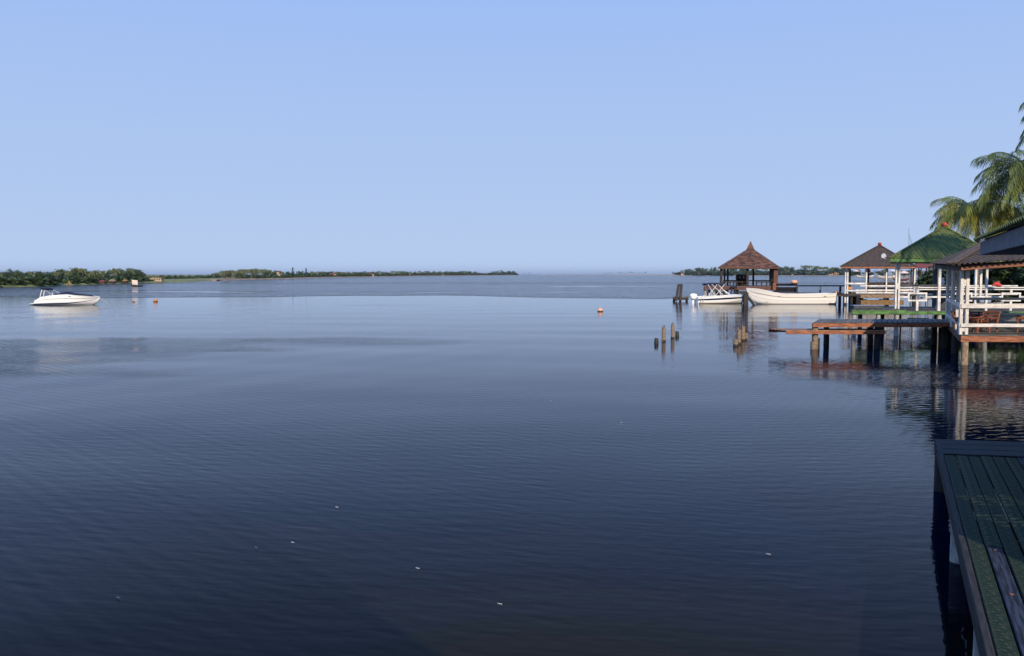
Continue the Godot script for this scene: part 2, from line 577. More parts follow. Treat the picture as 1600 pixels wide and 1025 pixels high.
var left_shore := [[-128., 190.], [-114.5, 200.5], [-113., 210.], [-117., 234.], [-118.5, 255.], [-122., 281.], [-123.5, 301.], [-120., 324.], [-128.5, 383.], [-140., 468.], [-135., 527.], [-150., 702.], [-144., 843.], [-140., 980.], [-127.5, 1277.], [-100., 1405.], [-50., 1756.], [9., 2107.]]

func shore_distance(bearing: float) -> float:
	for i in left_shore.size() - 1:
		var a: float = left_shore[i][0] / left_shore[i][1]
		var b: float = left_shore[i + 1][0] / left_shore[i + 1][1]
		if bearing >= a and bearing <= b:
			return lerpf(left_shore[i][1], left_shore[i + 1][1], (bearing - a) / (b - a))
	return left_shore[0][1] if bearing < -0.5 else 2107.0

# ---------------------------------------------------------------- plants
func tint(st: SurfaceTool, r: RandomNumberGenerator, lo: float, hi: float) -> void:
	var t := r.randf_range(lo, hi)
	st.set_color(Color(t * r.randf_range(.9, 1.15), t, t * r.randf_range(.85, 1.05)))

# one frond along +z: a drooping midrib with leaflets on both sides
func frond_mesh(len_: float, rise: float, droop: float, pairs: int, leaflet: float, width: float, seed_: int) -> ArrayMesh:
	var r := RandomNumberGenerator.new()
	r.seed = seed_
	var st := new_st()
	var rib := func(t: float) -> Vector3:
		return Vector3(0, len_ * (rise * t - droop * t * t), len_ * t * (1.0 - 0.22 * t))
	for i in 8:
		var a: Vector3 = rib.call(i / 8.0)
		var b: Vector3 = rib.call((i + 1) / 8.0)
		var w := len_ * 0.012 * (1.0 - i / 9.0)
		st.set_color(Color(1.3, 1.15, .8))
		quad(st, a + Vector3(w, 0, 0), a - Vector3(w, 0, 0), b - Vector3(w, 0, 0), b + Vector3(w, 0, 0), a - Vector3(0, 9, 0))
		quad(st, a + Vector3(0, w, 0), a - Vector3(0, w, 0), b - Vector3(0, w, 0), b + Vector3(0, w, 0), a - Vector3(9, 0, 0))
	for i in pairs:
		var t := 0.14 + 0.86 * (i + r.randf() * 0.6) / pairs
		var p: Vector3 = rib.call(minf(t, 1.0))
		var q: Vector3 = rib.call(minf(t, 1.0) - 0.04)
		var fwd := (p - q).normalized()
		var l := leaflet * (0.35 + 0.65 * sin(PI * clampf(t * 0.93 + 0.05, 0, 1))) * r.randf_range(.85, 1.12)
		for s in [-1.0, 1.0]:
			tint(st, r, .75, 1.2)
			var dir := (Vector3(s * 0.85, -0.28 - 0.45 * t + r.randf_range(-.18, .12), 0) + fwd * (0.45 + 0.7 * t)).normalized()
			var flat_ := dir.cross(Vector3.UP).normalized() * width
			var m := p + dir * l * 0.45 + Vector3(0, 0.05 * l, 0)
			var e := p + dir * l - Vector3(0, l * 0.28, 0)
			quad(st, p + flat_ * 0.5, m + flat_, m - flat_, p - flat_ * 0.5, m - Vector3(0, 9, 0))
			tri(st, m + flat_, m - flat_, e, m - Vector3(0, 9, 0))
	return done(st)

func trunk_mesh(h: float, r0: float, lean: Vector3, seed_: int) -> ArrayMesh:
	var path: Array = []
	var radii: Array = []
	for i in 8:
		var t := i / 7.0
		path.append(Vector3(0, h * t, 0) + lean * t * t)
		radii.append(lerpf(r0 * 1.5, r0 * .8, pow(t, .45)))
	return tube_mesh(path, radii, 8, 0.06, seed_)

# a palm whose fronds are separate parts
func palm(called: String, foot: Vector3, h: float, lean: Vector3, fronds: int, len_: float, leaves: Array, label: String, seed_: int) -> Node3D:
	var r := RandomNumberGenerator.new()
	r.seed = seed_
	var o := thing(called, foot, label, "palm tree")
	part(o, "trunk", trunk_mesh(h, .16, lean, seed_), M.bark, Transform3D(Basis(), foot))
	var top := foot + Vector3(0, h, 0) + lean
	var kinds: Array = []
	for k in 6:
		kinds.append(frond_mesh(len_ * r.randf_range(.88, 1.1), [.75, .55, .35, .2, .05, -.2][k], [.55, .62, .62, .68, .62, .45][k], 32, len_ * .30, len_ * .0062, seed_ + k))
	for i in fronds:
		var t := float(i) / fronds
		var k := clampi(int(t * 6.0 + r.randf_range(-.5, .5)), 0, 5)
		var b := Basis(Vector3.UP, i * 2.39996 + r.randf_range(-.25, .25))
		var m: Material = leaves[0]
		if r.randf() < 0.30: m = leaves[1]
		if k == 5 and r.randf() < 0.5: m = leaves[2]
		part(o, "frond", kinds[k], m, Transform3D(b, top))
	var st := new_st()
	for i in 9:
		var c := Vector3(cos(i * 2.4), -.15 - .05 * (i % 3), sin(i * 2.4)) * .28
		add_box(st, Transform3D(Basis(Vector3.UP, i), c), .2, .26, .2, .06)
	part(o, "coconut_cluster", done(st), M.ochre_wood, Transform3D(Basis(), top))
	return o

# far palms: the crown is one mesh
func crown_palm(len_: float, fronds: int, seed_: int) -> ArrayMesh:
	var r := RandomNumberGenerator.new()
	r.seed = seed_
	var st := SurfaceTool.new()
	st.begin(Mesh.PRIMITIVE_TRIANGLES)
	for i in fronds:
		var t := float(i) / fronds
		var f := frond_mesh(len_ * r.randf_range(.8, 1.1), lerpf(1.0, -.1, t), lerpf(.75, .85, t), 9, len_ * .36, len_ * .036, seed_ * 20 + i)
		st.append_from(f, 0, Transform3D(Basis(Vector3.UP, i * 2.4 + r.randf_range(-.3, .3)), Vector3.ZERO))
	return st.commit()

# leaves in clumps spread through a crown
func crown_leafy(size: Vector3, clumps: int, per: int, leaf_size: float, seed_: int, pointed := false) -> ArrayMesh:
	var r := RandomNumberGenerator.new()
	r.seed = seed_
	var st := new_st()
	for i in clumps:
		var d := Vector3(r.randfn(), r.randfn(), r.randfn()).normalized() * pow(r.randf(), .4)
		if pointed:
			var y := pow(r.randf(), 1.4)
			var an := r.randf() * TAU
			d = Vector3(cos(an) * (1.0 - y) * r.randf_range(.4, 1.0), y * 2.0 - 1.0, sin(an) * (1.0 - y) * r.randf_range(.4, 1.0))
		var c := d * size
		var rad := size.length() * r.randf_range(.12, .24) * (0.55 if pointed else 1.0)
		var light := r.randf_range(.7, 1.3)
		for k in per:
			var p := c + Vector3(r.randfn(), r.randfn() * .7, r.randfn()) * rad * .55
			tint(st, r, light * .85, light * 1.15)
			var b := Basis.from_euler(Vector3(r.randf_range(-1.0, 1.0), r.randf() * TAU, r.randf_range(-.8, .8)))
			var s := leaf_size * r.randf_range(.6, 1.3)
			quad(st, p + b * Vector3(-s * .5, 0, 0), p + b * Vector3(0, 0, -s * .35), p + b * Vector3(s * .5, .1 * s, 0), p + b * Vector3(0, 0, s * .35), p - Vector3(0, 9, 0))
	return done(st)

var kit := {}
func make_tree_kit() -> void:
	# prototypes one metre tall, to be set out at their own heights
	for i in 4:
		var o := Node3D.new()
		o.set_meta("category", "palm tree")
		place[o.get_instance_id()] = Transform3D()
		part(o, "trunk", trunk_mesh(.80, .021, Vector3([.05, -.06, .02, -.02][i], 0, .03), i + 3), M.bark)
		part(o, "crown", crown_palm(.36, 17 + i, 5 + i), M.far_palm, Transform3D(Basis(), Vector3([.05, -.06, .02, -.02][i], .80, .03)))
		kit["palm%d" % i] = o
	for i in 3:
		var o := Node3D.new()
		o.set_meta("category", "tree")
		place[o.get_instance_id()] = Transform3D()
		part(o, "trunk", trunk_mesh(.5, .03, Vector3(.03 * i, 0, 0), i + 13), M.bark)
		part(o, "crown", crown_leafy(Vector3(.46, .34, .40), 46, 34, .075, 40 + i), M.far_leaf, Transform3D(Basis(), Vector3(.03 * i, .60, 0)))
		kit["leafy%d" % i] = o
	var p := Node3D.new()
	p.set_meta("category", "tree")
	place[p.get_instance_id()] = Transform3D()
	part(p, "trunk", trunk_mesh(.8, .02, Vector3.ZERO, 33), M.bark)
	part(p, "crown", crown_leafy(Vector3(.24, .46, .24), 60, 20, .05, 60, true), M.far_pine, Transform3D(Basis(), Vector3(0, .53, 0)))
	kit["pine0"] = p
	for i in 2:
		var b := Node3D.new()
		b.set_meta("category", "bush")
		place[b.get_instance_id()] = Transform3D()
		part(b, "foliage", crown_leafy(Vector3(.85, .42, .6), 40, 30, .13, 70 + i), M.bush_leaf, Transform3D(Basis(), Vector3(0, .42, 0)))
		part(b, "stem", trunk_mesh(.5, .03, Vector3.ZERO, 80 + i), M.bark)
		kit["bush%d" % i] = b

func plant(kind: String, called: String, bearing: float, d: float, top_rise: float, base: float, label: String, group: String) -> void:
	var n: int = {"palm": 4, "leafy": 3, "pine": 1, "bush": 2}[kind]
	var h := EYE + top_rise * d / LENS - base
	if h < 1.0: h = 1.0
	var s := h / 1.06
	var b := Basis(Vector3.UP, rng.randf() * TAU).scaled(Vector3(s, s, s) * Vector3(rng.randf_range(.9, 1.15), 1, rng.randf_range(.9, 1.15)))
	twin(kit[kind + str(rng.randi() % n)], called, Transform3D(b, Vector3(bearing * d, base, -d)), label, group)

func profile(points: Array, x: float) -> float:
	for i in points.size() - 1:
		if x <= points[i + 1][0]:
			return lerpf(points[i][1], points[i + 1][1], clampf((x - points[i][0]) / (points[i + 1][0] - points[i][0]), 0, 1))
	return points[points.size() - 1][1]

func height_word(share: float) -> String:
	return "tall " if share > .97 else ("middling " if share > .72 else "low ")

func kind_word(kind: String) -> String:
	return {"palm": "coconut palm ", "leafy": "broad leafy tree ", "pine": "dark conifer ", "bush": "rounded bush "}[kind]

func shore_trees() -> void:
	make_tree_kit()
	var tops := [[-60, 418], [0, 421], [20, 417.5], [40, 421], [70, 420], [105, 415.5], [120, 416.5], [150, 420], [175, 419], [190, 415.5], [205, 416], [218, 419], [228, 428], [300, 430], [330, 427], [345, 423], [360, 421], [395, 418.5], [420, 420], [440, 423], [470, 421], [482, 423], [560, 423.5], [600, 423], [700, 423], [750, 422.5], [758, 425], [780, 421.5], [798, 421], [806, 423]]
	# [from, to, count, kinds, label, group]
	var stretches := [
		[-60, 92, 24, ["leafy", "leafy", "palm"], "at the far left of the opposite shore, above the moored speedboat", "trees on the far left shore"],
		[88, 228, 46, ["palm", "palm", "palm", "leafy"], "in the dense grove behind the square-sailed canoe", "palms of the left grove"],
		[232, 335, 14, ["bush", "leafy", "palm"], "behind the long cream house on the left shore", "scrub behind the cream house"],
		[335, 440, 52, ["palm", "palm", "palm", "leafy"], "in the grove behind the yellow grass bank", "palms behind the grass bank"],
		[440, 484, 12, ["leafy", "leafy", "pine"], "beside the two tall conifers on the opposite shore", "dark trees right of the tower house"],
		[484, 748, 150, ["palm", "palm", "leafy"], "in the long treeline running out to the river mouth", "palms of the long treeline"],
		[757, 806, 16, ["palm", "palm", "leafy"], "at the outer tip of the opposite shore", "palms on the outer tip"]]
	for s in stretches:
		for i in s[2]:
			var px: float = lerpf(s[0], s[1], (i + rng.randf()) / s[2])
			var bearing := (px - 800.0) / LENS
			var d := shore_distance(bearing) * (rng.randf_range(1.38, 1.6) if px > 231 and px < 345 else rng.randf_range(1.02, 1.12))
			var kind: String = s[3][rng.randi() % s[3].size()]
			var top := (428.0 - profile(tops, px)) * (1.28 - 0.85 * pow(rng.randf(), .85)) if kind == "palm" else (428.0 - profile(tops, px)) * (.95 - 0.45 * pow(rng.randf(), 1.2))
			var share := top / (428.0 - profile(tops, px))
			plant(kind, {"palm": "palm_tree", "leafy": "shore_tree", "pine": "conifer", "bush": "shore_bush"}[kind], bearing, d, top, 0.5, height_word(share) + kind_word(kind) + s[4], s[5] + ": " + height_word(share) + kind_word(kind).strip_edges())
	for c in [[458, 417.5, "taller of two dark conifers rising left in the dark clump on the opposite shore"], [479, 418.5, "second dark conifer, at the right end of the dark clump on the opposite shore"]]:
		plant("pine", "conifer", (c[0] - 800) / LENS, shore_distance((c[0] - 800) / LENS) * 1.05, 428.0 - c[1], .5, c[2], "")
	# low bushes along the water
	for i in 40:
		var px := lerpf(-60, 112, (i + rng.randf()) / 40.0)
		var d := shore_distance((px - 800) / LENS) * rng.randf_range(1.01, 1.05)
		plant("bush", "shore_bush", (px - 800) / LENS, d, rng.randf_range(-13, -8), .3, "low green bush at the water's edge left of the straw-roofed hut", "bushes at the left water's edge")
	# far right shore
	var rt := [[1040, 426], [1055, 424.5], [1062, 422], [1090, 417.5], [1120, 416.5], [1160, 417], [1220, 416.5], [1250, 412.5], [1280, 414.5], [1310, 417], [1340, 420], [1480, 424]]
	for i in 78:
		var px := lerpf(1050, 1335, (i + rng.randf()) / 78.0)
		var d := rng.randf_range(1450, 1720)
		var kind: String = ["palm", "leafy", "palm", "leafy", "palm"][rng.randi() % 5]
		var share := 1.08 - .6 * pow(rng.randf(), 1.5)
		plant(kind, "palm_tree" if kind == "palm" else "shore_tree", (px - 800) / LENS, d, (428.0 - profile(rt, px)) * share, 2.0, height_word(share) + kind_word(kind) + ("on the far wooded shore left of the shingled gazebo" if px < 1122 else ("on the far wooded shore behind the shingled gazebo" if px < 1219 else "on the far wooded shore right of the shingled gazebo")), "trees of the right far shore: " + height_word(share) + kind_word(kind) + ("left" if px < 1122 else ("middle" if px < 1219 else "right")))
	for i in 16:
		var px: float = [944, 947, 951, 955, 966, 970, 975, 979, 984, 988, 993, 998, 1003, 1008, 818, 827][i]
		plant("palm", "palm_tree", (px - 800) / LENS, 2350, rng.randf_range(1.5, 4.5), 1.0, "speck of a palm on the sand spit at the river mouth" if i < 14 else "lone speck of a palm beyond the tip of the opposite shore", "palms on the sand spit" if i < 14 else "lone palms beyond the tip")
	# trees further along the right beach, seen through the brown-roofed pavilion
	for i in 26:
		var px := lerpf(1330, 1500, (i + rng.randf()) / 26.0)
		var d := rng.randf_range(380, 620)
		var kind: String = ["palm", "leafy", "palm"][rng.randi() % 3]
		var rise := rng.randf_range(4, 10)
		var where := "under the brown-roofed pavilion's eave" if px < 1400 else ("under the green-roofed pavilion's eave" if px < 1467 else "behind the white urn")
		plant(kind, "beach_tree", (px - 800) / LENS, d, rise, 1.0, height_word(rise / 8.0) + kind_word(kind) + "behind the right beach, seen " + where, "trees behind the right beach " + where + ": " + height_word(rise / 8.0) + kind_word(kind).strip_edges())
	# greenery close behind the pavilions, its shade put into the leaf colour
	var near := [[1462, 74, 424], [1490, 66, 415], [1520, 62, 408], [1545, 64, 402], [1572, 58, 404], [1600, 60, 396], [1630, 56, 400], [1512, 84, 405], [1556, 86, 396], [1660, 60, 396]]
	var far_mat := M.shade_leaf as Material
	for i in near.size():
		var c: Array = near[i]
		var h: float = EYE + (428.0 - c[2]) * c[1] / LENS
		var foot := Vector3((c[0] - 800) / LENS * c[1], .5, -c[1])
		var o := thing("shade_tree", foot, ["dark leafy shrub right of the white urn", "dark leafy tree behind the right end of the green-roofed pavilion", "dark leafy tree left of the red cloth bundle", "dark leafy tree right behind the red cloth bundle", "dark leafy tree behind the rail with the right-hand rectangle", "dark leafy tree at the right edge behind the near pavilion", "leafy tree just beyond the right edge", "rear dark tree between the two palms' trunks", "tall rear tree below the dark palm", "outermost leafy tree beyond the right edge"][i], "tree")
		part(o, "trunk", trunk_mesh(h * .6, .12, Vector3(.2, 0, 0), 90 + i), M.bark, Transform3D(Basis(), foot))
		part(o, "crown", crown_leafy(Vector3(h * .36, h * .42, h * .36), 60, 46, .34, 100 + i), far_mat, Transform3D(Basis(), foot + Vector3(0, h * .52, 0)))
	# undergrowth that nobody could count, under the trees of both shores
	var clump := crown_leafy(Vector3(1.1, .5, 1.1), 12, 16, .45, 7)
	var spots: Array = []
	for i in 2000:
		var px := rng.randf_range(-60, 806)
		var d := shore_distance((px - 800) / LENS) * (1.0 + pow(rng.randf(), 1.5) * .13 + .012)
		if px > 231 and px < 375: d *= 1.42
		var rise := (0.34 if (px > 95 and px < 228) or (px > 340 and px < 440) else (0.60 if px < 484 else 0.8)) * (428.0 - profile(tops, px))
		var h := (EYE + rise * d / LENS) * rng.randf_range(.35, 1.0)
		spots.append(Transform3D(Basis(Vector3.UP, rng.randf() * TAU).scaled(Vector3(h * .8, h * .75, h * .8)), Vector3((px - 800) / LENS * d, h * .3, -d)))
	scatter("undergrowth", clump, M.far_leaf, spots, "green undergrowth below the trees of the opposite shore", "undergrowth")
	spots = []
	for i in 700:
		var px := rng.randf_range(1055, 1335)
		var d := rng.randf_range(1430, 1700)
		var h := (EYE + 0.55 * (428.0 - profile(rt, px)) * d / LENS) * rng.randf_range(.3, 1.0)
		spots.append(Transform3D(Basis(Vector3.UP, rng.randf() * TAU).scaled(Vector3(h * .9, h * .75, h * .9)), Vector3((px - 800) / LENS * d, 2.0 + h * .3, -d)))
	scatter("undergrowth", clump, M.far_leaf, spots, "green undergrowth on the wooded right far shore", "undergrowth")
	for k in kit.values(): k.free()

func scatter(called: String, mesh: Mesh, m: Material, spots: Array, label: String, category: String) -> void:
	var mm := MultiMesh.new()
	mm.transform_format = MultiMesh.TRANSFORM_3D
	mm.mesh = mesh
	mm.instance_count = spots.size()
	for i in spots.size(): mm.set_instance_transform(i, spots[i])
	var o := MultiMeshInstance3D.new()
	o.name = numbered(called)
	o.multimesh = mm
	o.material_override = m
	add_child(o)
	tag(o, label, category, "", "stuff")

func near_palms() -> void:
	var g := [M.palm_leaf, M.palm_leaf_dark, M.palm_leaf_yellow]
	var y := [M.palm_leaf_lime, M.palm_leaf, M.palm_leaf_yellow]
	var d := [M.palm_leaf_dark, M.palm_leaf, M.palm_leaf_brown]
	var c := at(1524, 328, 54)
	palm("coconut_palm", Vector3(c.x + .4, .5, c.z), c.y - .5, Vector3(-.4, 0, 0), 46, 3.1, y, "yellow-tinged coconut palm rising behind the green-roofed pavilion", 301)
	c = at(1610, 266, 52)
	palm("coconut_palm", Vector3(c.x + .6, .5, c.z), c.y - .5, Vector3(-.6, 0, 0), 60, 3.65, d, "dark coconut palm at the right edge, its fronds reaching left over the yellow palm", 322)
	c = at(1692, 150, 36)
	palm("coconut_palm", Vector3(c.x + 4.4, .5, c.z - 1.6), c.y - .5, Vector3(-4.4, 0, 1.6), 30, 2.75, g, "tall coconut palm off the right edge, one frond tip showing high in the sky", 343)
	c = at(1598, 338, 62)
	palm("coconut_palm", Vector3(c.x + .3, .5, c.z), c.y - .5, Vector3(-.3, 0, 0), 34, 3.0, d, "low dark coconut palm between the yellow palm and the right edge", 364)

# ---------------------------------------------------------------- decks and pavilions
func pile(parent: Node3D, x: float, d: float, top: float, r: float, m: Material, lean := Vector3.ZERO) -> void:
	pole(parent, "pile", Vector3(x, -.7, -d), Vector3(x, top, -d) + lean, r * 1.04, r * .96, m, 12, .05)

func near_dock() -> void:
	var a := Vector3(5.81, .75, -12.12)                  # far left corner
	var o := thing("timber_dock", Vector3(4.5, 0, -8.5), "dark green slatted timber dock in the lower right corner, paint worn through", "dock")
	var greens := [M.dock_green0, M.dock_green1]
	var across := Vector3(.985, 0, .20)
	var n := -SKEW.normalized()
	var start := a + n * 1.16
	# three crosswise boards at the far end
	for i in 3:
		var p := a + n * (.17 + .36 * i)
		beam(o, "plank", p + Vector3(0, -.02, 0) - across * .02, p + Vector3(0, -.02, 0) + across * 3.2, .335, .04, M.dock_beam, .006)
	# long boards running along the dock
	var w := .135
	for i in 16:
		var off := across * (.095 + i * w * 1.02)
		var m: Material = greens[(i * 7 + 1) % 2]
		if i == 1: m = M.dock_green1
		if i in [6, 11]: m = M.dock_bare
		var gap := .012 + .01 * absf(sin(i * 3.1))
		if i == 1:
			# this board is pieced: green at the far end, then a bare bluish one with a rusted bolt head
			beam(o, "plank", start + off + Vector3(0, -.018, 0), start + off + n * 4.04 + Vector3(0, -.018, 0), w - gap, .036, M.dock_green0, .005)
			var bare := beam(o, "plank", start + off + n * 4.055 + Vector3(0, -.021, 0), start + off + n * 12.0 + Vector3(0, -.021, 0), w - gap - .01, .036, M.dock_bare, .005)
			for t in [4.15, 5.25]:
				var st := new_st(false)
				add_box(st, Transform3D(), .03, .006, .03, .003)
				part(bare, "bolt_head", done(st), M.orange_paint, Transform3D(Basis(), start + off + n * t + Vector3(0, .001, 0)))
			continue
		beam(o, "plank", start + off + Vector3(0, -.018 + .003 * sin(i * 5.0), 0) + n * (.01 * (i % 3)), start + off + n * 12.0 + across * rng.randf_range(-.012, .012) + Vector3(0, -.018 + rng.randf_range(-.006, .003), 0), w - gap, .036, m, .007)
	var nails := new_st()
	for i in 16:
		for t in [.10, 2.0, 4.2, 6.4, 8.6, 10.8]:
			for k in [-.035, .035]:
				var q: Vector3 = start + across * (.095 + i * w * 1.02 + k) + n * (t + rng.randf_range(-.03, .03)) + Vector3(0, .0008, 0)
				add_box(nails, Transform3D(Basis(Vector3.UP, rng.randf()), q), .011, .003, .011, .001)
	part(o, "nail_heads", done(nails), M.dark_wood).set_meta("kind", "stuff")
	# the outer edge beam and the joists under the boards
	beam(o, "edge_beam", a + Vector3(.0, -.085, 0), a + n * 13.2 + Vector3(0, -.085, 0), .055, .165, M.dock_edge, .008)
	beam(o, "end_beam", a + Vector3(0, -.13, 0) - across * .03, a + across * 3.2 + Vector3(0, -.13, 0), .06, .17, M.dock_edge, .008)
	for t in [2.0, 4.2, 6.4, 8.6, 10.8]:
		beam(o, "joist", a + n * t + Vector3(0, -.13, 0) + across * .04, a + n * t + across * 3.1 + Vector3(0, -.13, 0), .08, .16, M.dock_edge, .008)
	pole(o, "pile", Vector3(5.93, -.8, -12.2), Vector3(5.93, .66, -12.2), .11, .10, M.pile_black, 14, .04)
	for t in [3.15, 6.2, 9.4]:
		var q: Vector3 = a + n * t + across * .12
		pole(o, "pile", Vector3(q.x, -.8, q.z), Vector3(q.x, .66, q.z), .105, .10, M.pile_white, 14, .03)
	for t in [.3, 3.3, 6.4]:
		var q: Vector3 = a + n * t + across * 2.4
		pole(o, "pile", Vector3(q.x, -.8, q.z), Vector3(q.x, .66, q.z), .105, .10, M.pile_black, 12, .03)

func bar_building() -> void:
	# the green-roofed bar on the right: its eave runs along the shore above the dock
	var far_ := Vector3(9.83, 3.70, -18.85)
	var near_ := Vector3(4.23, 3.70, -5.80)
	var o := thing("waterside_bar", Vector3(8.5, 0, -11), "corrugated green roof with white fascia boards at the upper right edge", "building")
	var right := Vector3(.919, 0, .394)
	var u := (near_ - far_).normalized()
	roof_sheet(o, far_ - right * .14 - u * .1 + Vector3(0, .02, 0), near_ - right * .14 + u * .1 + Vector3(0, .02, 0), far_ + right * 4.6 - u * .1 + Vector3(0, 1.75, 0), near_ + right * 4.6 + u * .1 + Vector3(0, 1.75, 0), .26, .028, M.roof_green)
	var cuts := [0.0, 1.0, 3.3, 5.9, 8.6, 11.4, 14.2]
	for i in 6:
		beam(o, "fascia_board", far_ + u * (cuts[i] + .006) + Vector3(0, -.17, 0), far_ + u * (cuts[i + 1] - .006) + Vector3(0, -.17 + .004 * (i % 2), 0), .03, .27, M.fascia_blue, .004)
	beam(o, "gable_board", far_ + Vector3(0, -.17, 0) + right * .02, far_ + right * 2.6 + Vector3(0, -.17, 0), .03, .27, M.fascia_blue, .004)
	for t in [1.2, 5.0, 9.0, 13.4]:
		var p: Vector3 = far_ + u * t + right * 1.55
		post(o, "post", Vector3(p.x, -.6, p.z), 4.1, .14, M.white_paint)
		beam(o, "rafter", far_ + u * t + Vector3(0, -.06, 0), far_ + u * t + right * 4.5 + Vector3(0, 1.62, 0), .06, .12, M.dark_wood)
	# louvred end screen, standing square to the sun at the near end
	var z := -6.0
	var x0 := 4.13
	var x1 := 9.6
	var lo := .72
	var hi := 4.0
	# [x, y] of the vent openings, .13 by .27, two rows
	var vents := [[5.03, 2.24], [5.23, 2.24], [5.42, 2.22], [4.74, 1.86], [4.92, 1.84]]
	var edges := [x0, 4.67, 4.81, 4.85, 4.99, 5.10, 5.16, 5.30, 5.35, 5.49, x1]
	beam(o, "screen_panel", Vector3((x0 + x1) / 2, lo, z), Vector3((x0 + x1) / 2, 1.70, z), x1 - x0, .04, M.board_white, 0.0)
	beam(o, "screen_panel", Vector3((x0 + x1) / 2, 2.38, z), Vector3((x0 + x1) / 2, hi, z), x1 - x0, .04, M.board_white, 0.0)
	for row in [[1.70, 2.0, [[4.67, 4.81], [4.85, 4.99]]], [2.0, 2.09, []], [2.09, 2.38, [[4.96, 5.10], [5.16, 5.30], [5.35, 5.49]]]]:
		var x := x0
		for v in row[2]:
			beam(o, "screen_panel", Vector3((x + v[0]) / 2, row[0], z), Vector3((x + v[0]) / 2, row[1], z), v[0] - x, .04, M.board_white, 0.0)
			for k in 5:
				var y: float = lerpf(row[0], row[1], (k + .5) / 5.0)
				beam(o, "louvre", Vector3(v[0], y, z), Vector3(v[1], y, z), .022, .026, M.board_white, 0.0)
			x = v[1]
		beam(o, "screen_panel", Vector3((x + x1) / 2, row[0], z), Vector3((x + x1) / 2, row[1], z), x1 - x, .04, M.board_white, 0.0)

func lounge_chair(at_: Vector3, turn: float, label: String) -> void:
	var b := Basis(Vector3.UP, turn)
	var o := thing("lounge_chair", at_, label, "chair", "")
	var q := func(x: float, y: float, z: float) -> Vector3: return at_ + b * Vector3(x, y, z)
	for s in [-.27, .27]:
		pole(o, "leg", q.call(s, 0, .30), q.call(s, .46, .30), .035, .032, M.chair_wood, 8)
		pole(o, "leg", q.call(s, 0, -.28), q.call(s, .46, -.28), .035, .032, M.chair_wood, 8)
		pole(o, "armrest", q.call(s, .48, .36), q.call(s, .48, -.40), .036, .036, M.chair_wood, 8)
		beam(o, "side_rail", q.call(s, .24, .30), q.call(s, .20, -.30), .04, .06, M.chair_wood)
		beam(o, "back_post", q.call(s, .2, -.25), q.call(s, .72, -.5), .04, .05, M.chair_wood)
	for i in 6:
		beam(o, "seat_slat", q.call(-.27, .275 - .008 * i, .27 - .1 * i), q.call(.27, .275 - .008 * i, .27 - .1 * i), .075, .02, M.chair_wood)
	for i in 5:
		var t := .12 + i * .2
		beam(o, "back_slat", q.call(-.27, .2 + .52 * t, -.25 - .25 * t + .03), q.call(.27, .2 + .52 * t, -.25 - .25 * t + .03), .02, .07, M.chair_wood)

